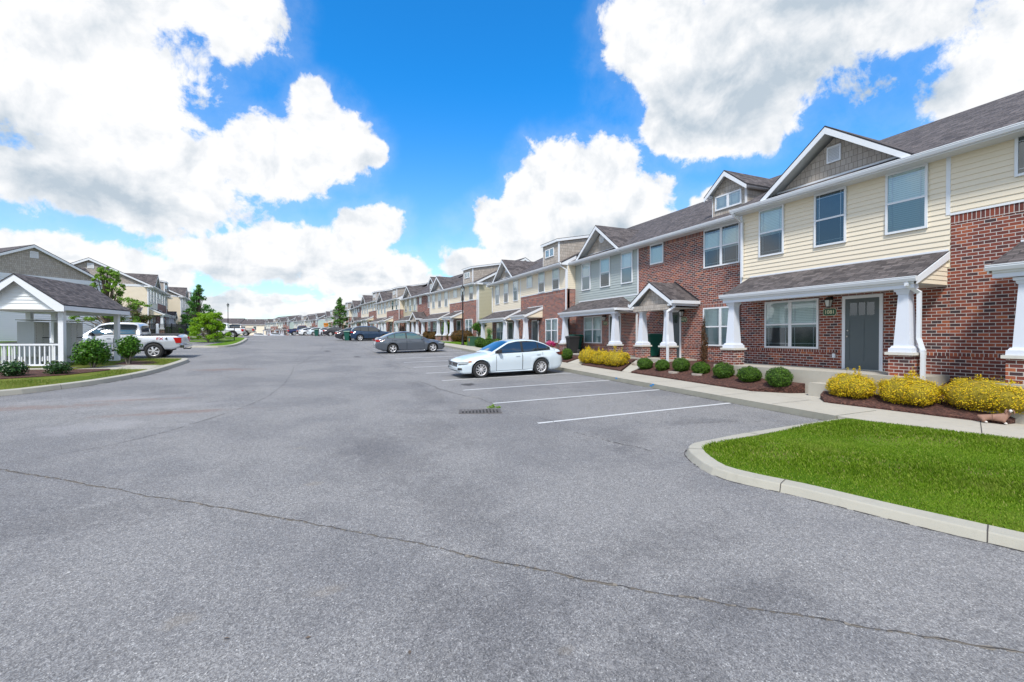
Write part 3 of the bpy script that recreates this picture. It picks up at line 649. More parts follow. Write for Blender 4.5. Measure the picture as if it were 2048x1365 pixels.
def window(root, x0, x1, z0, z1, y=0.0, kind='double', blinds=None, twin=False, grid=True, rot=None, lod=0):
    """window on a wall facing -y at depth y; the frame is the part, panes and blinds are its sub-parts"""
    f = MB(); fw = .055; pr = .045
    f.box(x0, x1, y - pr, y + .0, z0, z0 + fw, 'white_trim'); f.box(x0, x1, y - pr, y, z1 - fw, z1, 'white_trim')
    f.box(x0, x0 + fw, y - pr + .001, y, z0 + fw, z1 - fw, 'white_trim'); f.box(x1 - fw, x1, y - pr + .001, y, z0 + fw, z1 - fw, 'white_trim')
    xs = [(x0 + fw, x1 - fw)]
    if twin:
        xm = (x0 + x1) / 2; f.box(xm - .055, xm + .055, y - pr + .002, y, z0 + fw, z1 - fw, 'white_trim'); xs = [(x0 + fw, xm - .055), (xm + .055, x1 - fw)]
    zm = (z0 + z1) / 2
    if kind == 'double':
        for a, b in xs: f.box(a, b, y - pr + .006, y, zm - .025, zm + .025, 'white_trim')
    o = f.build('window', root)
    rngw = random.Random(int((x0 * 37 + z0 * 91 + root.location.y * 3) * 10))
    for a, b in xs:
        segs = [(z0 + fw, zm - .025, 'low'), (zm + .025, z1 - fw, 'up')] if kind == 'double' else [(z0 + fw, z1 - fw, 'up')]
        for c, d, wh in segs:
            pb = MB(); pb.poly([(a, y - .026, c), (b, y - .026, c), (b, y - .026, d), (a, y - .026, d)], 'pane_glass' if wh == 'up' else 'screen_glass'); pb.build('pane', o)
        bb = MB(); bl = blinds or 'blind'
        if bl == 'half': bb.poly([(a, y - .006, zm - .1), (b, y - .006, zm - .1), (b, y - .006, z1 - fw), (a, y - .006, z1 - fw)], 'blind'); bb.poly([(a, y - .005, z0 + fw), (b, y - .005, z0 + fw), (b, y - .005, zm - .1), (a, y - .005, zm - .1)], 'room_dark')
        elif bl == 'dark': bb.poly([(a, y - .006, z0 + fw), (b, y - .006, z0 + fw), (b, y - .006, z1 - fw), (a, y - .006, z1 - fw)], 'room_dark')
        else: bb.poly([(a, y - .006, z0 + fw), (b, y - .006, z0 + fw), (b, y - .006, z1 - fw), (a, y - .006, z1 - fw)], 'blind' if bl == 'blind' else 'blind_white')
        bb.build('blind', o)
    if grid and lod == 0:
        g = MB(); t = .007
        for a, b in xs:
            e = .10
            for xx in (a + e, b - e): g.box(xx - t, xx + t, y - .024, y - .018, z0 + fw, z1 - fw, 'white_trim')
            for zz in ((z1 - fw - e), (z0 + fw + e)): g.box(a, b, y - .0235, y - .0185, zz - t, zz + t, 'white_trim')
        g.build('muntin', o)
    return o
def door(root, x0, x1, y=0.0, h=2.03, lod=0, mat='door_paint'):
    f = MB(); fw = .085
    f.box(x0 - fw, x0, y - .03, y, .0, h + fw, 'white_trim'); f.box(x1, x1 + fw, y - .03, y, .0, h + fw, 'white_trim'); f.box(x0, x1, y - .03, y, h, h + fw, 'white_trim'); f.box(x0 - .02, x1 + .02, y - .05, y, -.03, .02, 'nickel' if lod == 0 else 'white_trim')
    f.build('door_frame', root)
    d = MB(); d.box(x0, x1, y - .014, y, .02, h, mat); W_ = x1 - x0; st = .12
    zt = h - .48
    for a, b, c, e in ((0, st, .02, h), (W_ - st, W_, .02, h), (st, W_ - st, .02, .26), (st, W_ - st, h - .12, h), (st, W_ - st, zt - .13, zt), (W_ / 2 - .06, W_ / 2 + .06, .26, zt - .13)):
        d.box(x0 + a, x0 + b, y - .022, y - .013, c, e, mat)
    for k in (1, 2): xx = x0 + st + (W_ - 2 * st) * k / 3; d.box(xx - .018, xx + .018, y - .022, y - .013, zt, h - .12, mat)
    o = d.build('door', root)
    g = MB(); g.poly([(x0 + st, y - .017, zt), (x1 - st, y - .017, zt), (x1 - st, y - .017, h - .12), (x0 + st, y - .017, h - .12)], 'screen_glass'); g.poly([(x0 + st, y - .0155, zt), (x1 - st, y - .0155, zt), (x1 - st, y - .0155, h - .12), (x0 + st, y - .0155, h - .12)], 'room_dark'); g.build('door_window', o)
    if lod == 0:
        k = MB(); k.lathe([(0, -.075), (.022, -.07), (.026, -.055), (.012, -.04), (.012, -.02)], 'nickel', 12, 'y', (x0 + .07, y, .95)); k.build('handle', o); k = MB(); k.lathe([(0, -.045), (.024, -.04), (.026, -.02)], 'nickel', 12, 'y', (x0 + .07, y, 1.12)); k.build('lock', o)
    return o
def column(root, x, y, top, ped=.50, base=0.0, lod=0):
    c = MB(); z0 = base + ped + .07
    c.frustum(x, y, z0, z0 + .10, .24, .235, 'column_paint'); c.frustum(x, y, z0 + .10, z0 + .15, .215, .19, 'column_paint'); c.frustum(x, y, z0 + .15, top - .12, .165, .105, 'column_paint'); c.frustum(x, y, top - .12, top - .05, .125, .14, 'column_paint'); c.frustum(x, y, top - .05, top + .01, .165, .17, 'column_paint')
    o = c.build('column', root)
    if ped > 0:
        p = MB(); p.box(x - .235, x + .235, y - .235, y + .235, base - .55, base + ped, 'brick'); p.build('pedestal', o)
        p = MB(); p.box(x - .29, x + .29, y - .29, y + .29, base + ped + .002, base + ped + .07, 'cast_stone'); p.build('pedestal_cap', o)
    return o
def gutter_mb(mb, x0, x1, y, z, h=.12, dpt=.11):
    """K profile gutter along x; y is its front face, z its top"""
    prof = [(y + dpt, z), (y, z), (y, z - .02), (y + .012, z - .03), (y + .006, z - .05), (y + .035, z - h), (y + dpt, z - h)]
    vs = [(x0, a, b) for a, b in prof] + [(x1, a, b) for a, b in prof]; n = len(prof)
    fs = [(i, i + 1, n + i + 1, n + i) for i in range(n - 1)] + [tuple(reversed(range(n))), tuple(range(n, 2 * n)), (n - 1, 0, n, 2 * n - 1)]
    mb.mesh(vs, fs, 'white_gutter')
def pipe(root, pts, s=.075, name='downspout'):
    mb = MB(); P_ = [Vector(p) for p in pts]
    for a, b in zip(P_[:-1], P_[1:]):
        d = (b - a).normalized(); mb.bar(a - d * s * .3, b + d * s * .3, s, s * .8, 'white_gutter', (0, 1, 0) if abs(d.z) > .5 else (0, 0, 1))
    return mb.build(name, root)
def shed_porch(root, x0, x1, yw, front, ztop, zg, left_closed=True, right_closed=True, side_m='siding_cream', hip=False):
    """lean-to porch roof from the wall (y=yw, z=ztop) to the gutter (y=front, z=zg)"""
    r = MB(); yf = front + .06; th = .10
    if hip:
        hx = 1.25; top = [(x0, yf, zg), (x1, yf, zg), (x1 - hx, yw - .003, ztop), (x0 + hx * .2, yw - .003, ztop)]
        r.slab(top, (0, 0, -th), 'roof_shingle', 'roof_edge', 'soffit_white')
        r.slab([(x1, yf, zg + .001), (x1, yw - .003, zg + .001), (x1 - hx, yw - .003, ztop)], (0, 0, -.09), 'roof_shingle', 'roof_edge', 'soffit_white')
        r.build('porch_roof', root)
    else:
        r.slab([(x0, yf, zg), (x1, yf, zg), (x1, yw - .003, ztop), (x0, yw - .003, ztop)], (0, 0, -.028), 'roof_shingle', 'roof_edge'); r.build('porch_roof', root)
    g = MB(); gutter_mb(g, x0 - .03, x1 + .03, front - .05, zg - .005)
    if hip: # return along the side
        g.box(x1 + .0, x1 + .10, front + .065, yw - .01, zg - .125, zg - .006, 'white_gutter')
    g.build('porch_gutter', root)
    c = MB(); zc = zg - .19
    c.box(x0 + .04, x1 - .04, yf + .001, yw - .004, zc, zc + .02, 'ceiling_board'); c.box(x0 + .05, x1 - .05, yf + .005, yf + .20, zc - .085, zc - .001, 'column_paint')
    c.box(x0 + .05, x1 - .05, yf - .005, yf + .02, zc + .021, zg - .03, 'white_trim'); c.build('porch_ceiling', root)
    if not hip:
        for xx, closed, sgn in ((x0, left_closed, -1), (x1, right_closed, 1)):
            b = MB(); b.slab([(xx, yf - .01, zg - .03), (xx, yw - .004, ztop - .03), (xx, yw - .004, ztop - .21), (xx, yf - .01, zg - .19)], (sgn * .025, 0, 0), 'white_trim'); b.build('rake_board', root)
            if closed:
                s_ = MB(); L_ = yw - yf
                clap(s_, [(0, zc + .02), (L_ - .02, zc + .02), (L_ - .02, ztop - .2), (0.0, zg - .17)], (xx - sgn * .03, yf + .01, 0), (0, 1, 0), (sgn, 0, 0), side_m, .11, .012); s_.build('porch_end', root)
    f = MB(); f.box(x0, x1, yw - .022, yw - .018 + .02, ztop - .02, ztop + .035, 'white_trim'); f.build('flashing', root)
def gable_roof(root, cx, hs, yf, ye, z0, za, m='roof_shingle', th=.05, valley=None, name='gable_roof'):
    """two slopes with ridge along y from yf (front) to ye; feet at z0, apex za; valley=(y at foot) where the main roof meets it"""
    r = MB(); yb = ye if valley is None else valley
    for sg in (-1, 1):
        t = [(cx + sg * hs, yf, z0), (cx, yf, za), (cx, ye, za), (cx + sg * hs, yb, z0)]
        if sg > 0: t.reverse()
        t = list(reversed(t))
        r.slab(t, (0, 0, -th), m, 'roof_edge', 'soffit_white')
    return r.build(name, root)
def rakes(root, cx, hs, yf, z0, za, wd=.17, th=.03, drop=.05):
    b = MB()
    for sg in (-1, 1):
        b.slab([(cx + sg * hs, yf + .01, z0 - drop), (cx, yf + .01, za - drop), (cx, yf + .01, za - drop - wd * 1.2), (cx + sg * (hs - .0), yf + .01, z0 - drop - wd)] if sg > 0 else [(cx, yf + .0102, za - drop), (cx + sg * hs, yf + .0102, z0 - drop), (cx + sg * hs, yf + .0102, z0 - drop - wd), (cx, yf + .0102, za - drop - wd * 1.2)], (0, th, 0), 'white_trim')
    return b.build('rake_board', root)
def tri_wall(root, cx, hs, y, z0, za, m='shake', name='gable_wall', back=.03):
    f = MB(); f.slab([(cx - hs, y, z0), (cx + hs, y, z0), (cx, y, za)], (0, back, 0), m); return f.build(name, root)
def vent(root, cx, y, z, wd=.42, ht=.50, rnd=False, lod=0):
    v = MB()
    if rnd:
        v.lathe([(0, -.03), (.20, -.03), (.20, -.05), (.25, -.05), (.25, .0)], 'white_trim', 24, 'y', (cx, y, z))
        for k in range(7): zz = z - .15 + k * .05; hw = math.sqrt(.2 ** 2 - (zz - z) ** 2); v.box(cx - hw, cx + hw, y - .045, y - .028, zz - .012, zz + .004, 'soffit_white')
    else:
        v.box(cx - wd / 2, cx + wd / 2, y - .025, y, z - ht / 2, z + ht / 2, 'white_trim')
        for a, b, c, d in ((-wd / 2, -wd / 2 + .04, -ht / 2, ht / 2), (wd / 2 - .04, wd / 2, -ht / 2, ht / 2), (-wd / 2 + .04, wd / 2 - .04, -ht / 2, -ht / 2 + .04), (-wd / 2 + .04, wd / 2 - .04, ht / 2 - .04, ht / 2)): v.box(cx + a, cx + b, y - .05, y - .024, z + c, z + d, 'white_trim')
        n = 9
        for k in range(n):
            zz = z - ht / 2 + .05 + (ht - .09) * k / n
            v.poly([(cx - wd / 2 + .04, y - .045, zz), (cx + wd / 2 - .04, y - .045, zz), (cx + wd / 2 - .04, y - .027, zz + .038), (cx - wd / 2 + .04, y - .027, zz + .038)], 'white_trim')
            v.poly([(cx - wd / 2 + .04, y - .0262, zz - .012), (cx + wd / 2 - .04, y - .0262, zz - .012), (cx + wd / 2 - .04, y - .0262, zz), (cx - wd / 2 + .04, y - .0262, zz)], 'dark_gap')
    return v.build('vent', root)
def number_sign(root, txt, x, y, z):
    s_ = MB(); hw, hh = .185, .10; pts = []
    for (cx, cz, a0) in ((hw - .06, hh - .06, 0), (-hw + .06, hh - .06, 90), (-hw + .06, -hh + .06, 180), (hw - .06, -hh + .06, 270)):
        for k in range(4): a = R(a0 + k * 30); pts.append((cx + .06 * math.cos(a), cz + .06 * math.sin(a)))
    s_.slab([(x + a * 1.06, y - .008, z + b * 1.1) for a, b in pts], (0, .006, 0), 'sign_gold'); s_.slab([(x + a, y - .012, z + b) for a, b in pts], (0, .003, 0), 'sign_green')
    o = s_.build('number_sign', root)
    t = text_mesh(txt, .155, .002, 'sign_gold', (x, y - .016, z - .002), (R(90), 0, 0), 'number', o, (1.0, 1.0)); return o
def wall_lamp(root, x, y, z):
    l = MB(); l.box(x - .05, x + .05, y - .02, y, z - .02, z + .14, 'black_metal'); l.bar((x, y - .02, z + .08), (x, y - .12, z + .12), .02, .02, 'black_metal'); l.frustum(x, y - .13, z + .03, z + .12, .085, .03, 'black_metal'); l.frustum(x, y - .13, z - .16, z + .03, .045, .07, 'lantern_glass'); l.frustum(x, y - .13, z - .19, z - .16, .03, .05, 'black_metal')
    for a in (-1, 1):
        for b in (-1, 1): l.bar((x + a * .048, y - .13 + b * .048, z - .16), (x + a * .073, y - .13 + b * .073, z + .03), .012, .012, 'black_metal')
    l.build('wall_lamp', root)
def main_roof(root, W, y0, x_a=0, x_b=None, back=True):
    r = MB(); x_b = W if x_b is None else x_b; e = .001
    r.slab([(x_a, y0 - .02, EAVE - .01), (x_b, y0 - .02, EAVE - .01), (x_b, RIDGE_Y, RIDGE_Z), (x_a, RIDGE_Y, RIDGE_Z)], (0, 0, -.06), 'roof_shingle', 'roof_edge')
    if back: r.slab([(x_a, RIDGE_Y, RIDGE_Z), (x_b, RIDGE_Y, RIDGE_Z), (x_b, DEPTH + .45, EAVE), (x_a, DEPTH + .45, EAVE)], (0, 0, -.06), 'roof_shingle', 'roof_edge')
    r.build('roof', root)
    g = MB(); gutter_mb(g, x_a, x_b, y0 - .12, EAVE - .02); g.build('gutter', root)
    s_ = MB(); s_.box(x_a, x_b, y0, y0 + .445, EAVE - .17, EAVE - .15, 'soffit_white'); s_.box(x_a, x_b, y0 - .008, y0 + .012, EAVE - .172, EAVE - .075, 'white_trim'); s_.build('soffit', root)
def end_wall(root, x, sgn, siding, y0=0.0, z0=-.9, gable_m='shake', trims=True, ypos=None):
    """gable end of a terrace at local x, outward direction sgn along x"""
    w_ = MB(); clap(w_, [(0, z0), (DEPTH - y0, z0), (DEPTH - y0, EAVE - .14), (0, EAVE - .14)], (x, y0, 0), (0, 1, 0), (sgn, 0, 0), siding, *((.18, .045) if siding == 'siding_white' else (.132, .018))); w_.build('end_wall', root)
    g = MB(); gz = EAVE + .10
    g.slab([(x + sgn * .004, -.05, gz), (x + sgn * .004, DEPTH + .05, gz), (x + sgn * .004, RIDGE_Y, RIDGE_Z - .12)], (-sgn * .03, 0, 0), gable_m); g.build('gable_wall', root)
    b = MB(); b.box(min(x, x + sgn * .035), max(x, x + sgn * .035), -.02, DEPTH + .02, EAVE - .15, EAVE + .10, 'white_trim'); b.build('frieze_board', root)
    ov = .28; r = MB()
    for yy, s2 in ((-.47, 1), (DEPTH + .47, -1)):
        top = [(x, yy, EAVE), (x, RIDGE_Y, RIDGE_Z + .001), (x + sgn * ov, RIDGE_Y, RIDGE_Z + .001), (x + sgn * ov, yy, EAVE)]
        if s2 * sgn > 0: top = list(reversed(top))
        r.slab(top, (0, 0, -.055), 'roof_shingle', 'roof_edge', 'soffit_white')
    r.build('roof_overhang', root)
    k = MB()
    for yy in (-.47, DEPTH + .47):
        xx = x + sgn * ov; a = Vector((xx, yy, EAVE - .05)); c = Vector((xx, RIDGE_Y, RIDGE_Z - .05))
        k.slab([a, c, c + Vector((0, 0, -.22)), a + Vector((0, 0, -.19))], (-sgn * .03, 0, 0), 'white_trim')
    k.build('rake_board', root)
    rt = MB(); rt.box(min(x + sgn * .036, x + sgn * ov), max(x + sgn * .036, x + sgn * ov), -.45, .35, EAVE - .19, EAVE - .045, 'white_trim'); rt.build('gutter_return', root)
    cb = MB(); cb.box(min(x, x + sgn * .024), max(x, x + sgn * .024), y0 - .02, y0 + .09, z0, EAVE - .152, 'white_trim'); cb.build('corner_board', root)
    v = MB(); yc, zc = RIDGE_Y - .1, RIDGE_Z - .85; v.box(min(x + sgn * .005, x + sgn * .04), max(x + sgn * .005, x + sgn * .04), yc - .28, yc + .28, zc - .28, zc + .28, 'white_trim')
    for i in range(8): zz = zc - .22 + i * .058; v.box(min(x + sgn * .039, x + sgn * .045), max(x + sgn * .039, x + sgn * .045), yc - .22, yc + .22, zz - .012, zz, 'shake')
    v.build('vent', root)
    return root
def brick_wall(root, W, y, z0, z1, soldier=(), x0=0.0):
    b = MB(); b.slab([(x0, y, z0), (W, y, z0), (W, y, z1), (x0, y, z1)], (0, .12, 0), 'brick'); o = b.build('brick_wall', root)
    for (a, c, d, e) in soldier:
        s_ = MB(); s_.box(a, c, y - .006, y - .0005, d, e, 'brick_soldier'); s_.build('soldier_course', root)
    return o
def unit(kind, siding, loc, rz, label, group, num=None, lod=0, second='half', mirror=False):
    W = {'A': 6.0, 'B': 6.95, 'C': 6.4, 'D': 6.0}[kind]
    root = empty('townhouse', loc, rz, label, 'townhouse', group)
    setb = .55 if kind in 'CD' else 0.0; y = setb; y0 = -.45 + setb
    main_roof(root, W, y0)
    bz = -.9
    if kind in 'AD':
        b_top = 2.6
        brick_wall(root, W, y, bz, b_top, [(0, W, .47, .55)])
        s_ = MB(); clap(s_, [(0, b_top), (W, b_top), (W, EAVE - .15), (0, EAVE - .15)], (0, y, 0), (1, 0, 0), (0, -1, 0), siding); s_.build('siding', root)
        for i, (a, c) in enumerate(((.78, 1.70), (2.70, 3.63), (4.63, 5.56))): window(root, a, c, 3.68, 5.30, y - .018, blinds=('half', 'dark', 'blind')[i] if num == '1081' else ('blind_white', 'half', 'blind_white')[i], lod=lod)
        window(root, 1.01, 2.84, .57, 2.12, y, twin=True, blinds='half' if num == '1081' else 'blind', lod=lod)
        door(root, 3.61, 4.49, y, lod=lod)
        cb = MB(); cb.box(W - .085, W, y - .024, y - .0, 3.9 if kind == 'A' else b_top, EAVE - .152, 'white_trim')
        if kind == 'A': cb.build('corner_board', root); cb = MB(); cb.box(0, .09, y - .024, y, b_top, EAVE - .152, 'white_trim')
        cb.build('corner_board', root)
        px0, px1 = (.4, 5.97)
        shed_porch(root, px0, px1, y, y - 1.43, 3.04, 2.36, side_m='siding_cream', hip=(kind == 'D'))
        for x in (.70, 5.65): column(root, x, y - 1.14, 2.08, lod=lod)
        sl = MB(); sl.box(.25, W, y - 1.55, y - .002, -.95, 0, 'concrete'); sl.build('porch_slab', root)
        cx, hs = (3.28, 2.03) if kind == 'A' else (2.87, 2.0)
        apex = 7.12
        gable_roof(root, cx, hs + .08, y0 - .02, y0 + .45 + 2.85, 5.56, apex, valley=y0 + .16)
        rakes(root, cx, hs + .08, y0 - .035, 5.56, apex, .16)
        tri_wall(root, cx, hs - .28, y - .02, 5.66, apex - .28)
        t = MB(); t.box(cx - hs + .2, cx + hs - .2, y - .05, y - .021, 5.62, 5.72, 'white_trim'); t.build('gable_trim', root)
        vent(root, cx, y - .021, 6.36 if kind == 'A' else 6.42, .40, .48, rnd=(kind == 'D'))
        if num: number_sign(root, num, 3.16, y, 1.68)
        if lod == 0: wall_lamp(root, 3.2, y, 2.0)
        # downspouts
        if kind == 'A':
            pipe(root, [(.10, y0 - .06, EAVE - .14), (.10, y0 + .0, EAVE - .22), (.12, y - .07, EAVE - .42), (.12, y - .07, 3.1)])
            if lod == 0:
                pipe(root, [(5.80, y - 1.40, 2.26), (5.80, y - 1.40, 2.16), (5.92, y - 1.14, 1.98), (5.92, y - 1.14, .90), (6.03, y - 1.20, .62), (6.03, y - 1.20, -.30)], .08)
                st = MB(); st.box(3.82, 5.0, y - 1.93, y - 1.553, -.8, -.30, 'concrete'); st.build('step', root) if num == '1081' else None
                mt = MB(); mt.box(3.26, 3.34, y - .05, y - .001, .32, .44, 'white_trim'); mt.build('outlet_box', root)
        else: pipe(root, [(5.9, y - 1.28, 2.28), (5.93, y - .06, 2.12), (5.93, y - .06, -.3)]) if lod == 0 else None
    elif kind == 'B':
        bt = 3.88
        brick_wall(root, W, y, bz, bt, [(0, W, bt - .21, bt - .0), (0, W, .47, .55)])
        s_ = MB(); clap(s_, [(0, bt), (W, bt), (W, EAVE - .15), (0, EAVE - .15)], (0, y, 0), (1, 0, 0), (0, -1, 0), siding); s_.build('siding', root)
        t = MB(); t.box(0, W, y - .024, y, bt, bt + .05, 'white_trim'); t.box(W - .09, W, y - .0242, y, bt + .05, EAVE - .152, 'white_trim'); t.build('corner_board', root)
        window(root, 1.12, 2.02, 4.45, 5.36, y - .016, 'single', blinds='blind_white' if num != 'near' else 'dark', lod=lod)
        window(root, 3.0, 3.93, bt + .06, 5.36, y - .016, blinds='half', lod=lod); window(root, 5.02, 5.95, bt + .06, 5.36, y - .016, blinds='half', lod=lod)
        window(root, 4.05, 5.72, .57, 2.12, y, twin=True, blinds='blind', lod=lod)
        door(root, 2.0, 2.9, y, lod=lod)
        shed_porch(root, 1.22, 3.6, y, y - 1.43, 3.02, 2.42)
        for x in (1.72, 3.28): column(root, x, y - 1.14, 2.12, lod=lod)
        sl = MB(); sl.box(1.1, 3.9, y - 1.55, y - .002, -.95, 0, 'concrete'); sl.build('porch_slab', root)
        # shed dormer
        a, c = 4.1, 6.15; zf, zt = 5.60, 7.02; yf = -.22
        d = MB(); d.slab([(a, yf, zf), (c, yf, zf), (c, yf, zt), (a, yf, zt)], (0, .05, 0), 'shake'); dm = d.build('dormer', root)
        yb = 4.6; zb = zt + .19 * (yb - yf)
        for xx, sg in ((a, -1), (c, 1)):
            d = MB(); q = [(xx, yf + .051, zf), (xx, yb, roof_z(yb) - .1), (xx, yb, zb), (xx, yf + .051, zt)]
            d.slab(q, (-sg * .03, 0, 0), 'shake'); d.build('dormer_side', dm)
            e = MB(); e.box(min(xx, xx + sg * .02), max(xx, xx + sg * .02), yf - .02, yf + .09, zf, zt, 'white_trim'); e.build('corner_board', dm)
        d = MB(); q = [(a - .12, yf - .15, zt + .02), (c + .12, yf - .15, zt + .02), (c + .12, yb + .1, zb + .05), (a - .12, yb + .1, zb + .05)]; d.slab(q, (0, 0, -.03), 'roof_shingle', 'roof_edge'); d.slab([(x_, y_, z_ - .031) for x_, y_, z_ in q], (0, 0, -.14), 'white_trim'); d.build('dormer_roof', dm)
        window(dm, a + .32, a + 1.5, 6.08, 6.62, yf, 'single', blinds='blind_white', twin=True, lod=lod)
        if lod == 0: wall_lamp(root, 3.15, y, 2.0)
        pipe(root, [(W - .12, y0 - .06, EAVE - .14), (W - .12, y0, EAVE - .22), (W - .10, y - .07, EAVE - .42), (W - .10, y - .07, -.5)])
        if lod == 0: pipe(root, [(3.42, y - 1.36, 2.30), (3.42, y - 1.36, 2.2), (3.36, y - 1.30, 1.98), (3.36, y - 1.30, 1.0), (3.40, y - 1.44, .62), (3.40, y - 1.44, -.4)])
    else:  # C
        brick_wall(root, W, y, bz, EAVE - .15, [(0, W, EAVE - .36, EAVE - .152), (.8, 1.82, 4.24, 4.34), (4.1, 5.98, 3.62, 3.72), (0, W, .47, .55), (4.1, 5.95, 2.13, 2.32)])
        window(root, .87, 1.77, 4.36, 5.30, y, 'single', blinds='blind', lod=lod); window(root, 4.17, 5.92, 3.74, 5.30, y, twin=True, blinds='half', lod=lod)
        window(root, 4.15, 5.90, .57, 2.12, y, twin=True, blinds='blind', lod=lod)
        door(root, 1.90, 2.81, y, lod=lod)
        # gabled porch
        cx, hs, yf = 2.52, 1.36, y - 1.46
        gable_roof(root, cx, hs, yf, y - .003, 2.44, 3.32, name='porch_roof'); rakes(root, cx, hs, yf - .005, 2.44, 3.32, .18)
        tri_wall(root, cx, hs - .16, yf + .22, 2.10, 3.17)
        c = MB(); c.box(cx - hs + .22, cx + hs - .22, yf + .06, yf + .215, 2.07, 2.30, 'shake'); c.box(cx - hs + .12, cx + hs - .12, yf + .26, y - .004, 2.13, 2.15, 'ceiling_board'); c.build('porch_ceiling', root)
        for sg in (-1, 1): g = MB(); xa = cx + sg * hs; g.box(min(xa, xa + sg * .1), max(xa, xa + sg * .1), yf, y - .01, 2.30, 2.43, 'white_gutter'); g.box(min(xa - sg * .26, xa - sg * .001), max(xa - sg * .26, xa - sg * .001), yf + .03, y - .01, 2.22, 2.301, 'white_trim'); g.build('porch_gutter', root)
        fl = MB()
        for sg in (-1, 1): fl.slab([(cx, y - .03, 3.40), (cx + sg * (hs + .03), y - .03, 2.50), (cx + sg * (hs + .03), y - .03, 2.36), (cx, y - .03, 3.26)] if sg < 0 else [(cx + sg * (hs + .03), y - .031, 2.50), (cx, y - .031, 3.40), (cx, y - .031, 3.26), (cx + sg * (hs + .03), y - .031, 2.36)], (0, .028, 0), 'roof_edge')
        fl.build('flashing', root)
        for x in (1.72, 3.36): column(root, x, y - 1.14, 2.10, lod=lod)
        sl = MB(); sl.box(.9, 3.8, y - 1.5, y - .002, -.95, 0, 'concrete'); sl.build('porch_slab', root)
        # gabled dormer
        a, c, yd = 4.50, 6.02, y + .12; xm = (a + c) / 2
        d = MB(); d.slab([(a, yd, 5.62), (c, yd, 5.62), (c, yd, 6.68), (xm, yd, 7.32), (a, yd, 6.68)], (0, .05, 0), 'shake'); dm = d.build('dormer', root)
        yb = y0 + .1 + (6.78 - EAVE) / .52
        for xx, sg in ((a, -1), (c, 1)):
            d = MB(); d.slab([(xx, yd + .051, 5.62), (xx, yb + .4, 6.65), (xx, yd + .051, 6.65)], (-sg * .03, 0, 0), 'shake'); d.build('dormer_side', dm)
            e = MB(); e.box(min(xx, xx + sg * .02), max(xx, xx + sg * .02), yd - .02, yd + .09, 5.62, 6.53, 'white_trim'); e.build('corner_board', dm); e = MB(); e.box(min(xx + sg * .021, xx + sg * .20), max(xx + sg * .021, xx + sg * .20), yd - .2, yd + 2.3, 6.54, 6.64, 'white_trim'); e.build('dormer_eave', dm)
        gable_roof(dm, xm, 1.0, yd - .25, yd + 3.7, 6.62, 7.42, name='dormer_roof', valley=yd + 2.3); rakes(dm, xm, 1.0, yd - .262, 6.62, 7.42, .15)
        window(dm, xm - .62, xm + .62, 5.98, 6.55, yd, 'single', blinds='blind_white', twin=True, lod=lod)
        if num: number_sign(root, num, 3.04, y, 1.68)
        if lod == 0:
            wall_lamp(root, 3.02, y, 2.0); pipe(root, [(3.88, y - 1.28, 2.28), (3.84, y - 1.30, 2.14), (3.62, y - 1.42, 1.98), (3.62, y - 1.42, 1.02), (3.74, y - 1.52, .62), (3.74, y - 1.52, -.45)], .085)
    bw = MB(); bw.slab([(W, DEPTH, -.9), (0, DEPTH, -.9), (0, DEPTH, EAVE - .06), (W, DEPTH, EAVE - .06)], (0, -.1, 0), siding); bw.build('rear_wall', root)
    return root
ORD = ['nearest', 'second', 'third', 'fourth', 'fifth', 'sixth', 'seventh', 'eighth', 'ninth', 'tenth', 'eleventh', 'twelfth']
NW = {'A': 6.0, 'B': 6.95, 'C': 6.4, 'D': 6.0}
DESC = {'A': 'townhouse with a front gable over three upper windows and full-width porch', 'B': 'half-brick townhouse with shed dormer and small lean-to porch', 'C': 'all-brick townhouse with gabled dormer and gabled porch', 'D': 'townhouse with round gable vent and hipped porch'}
COLN = {'siding_cream': 'cream', 'siding_pale': 'pale', 'siding_sage': 'sage green', 'siding_tan': 'tan', 'siding_mint': 'pale mint', 'siding_white': 'white', 'siding_olive': 'olive'}
cnt = {}
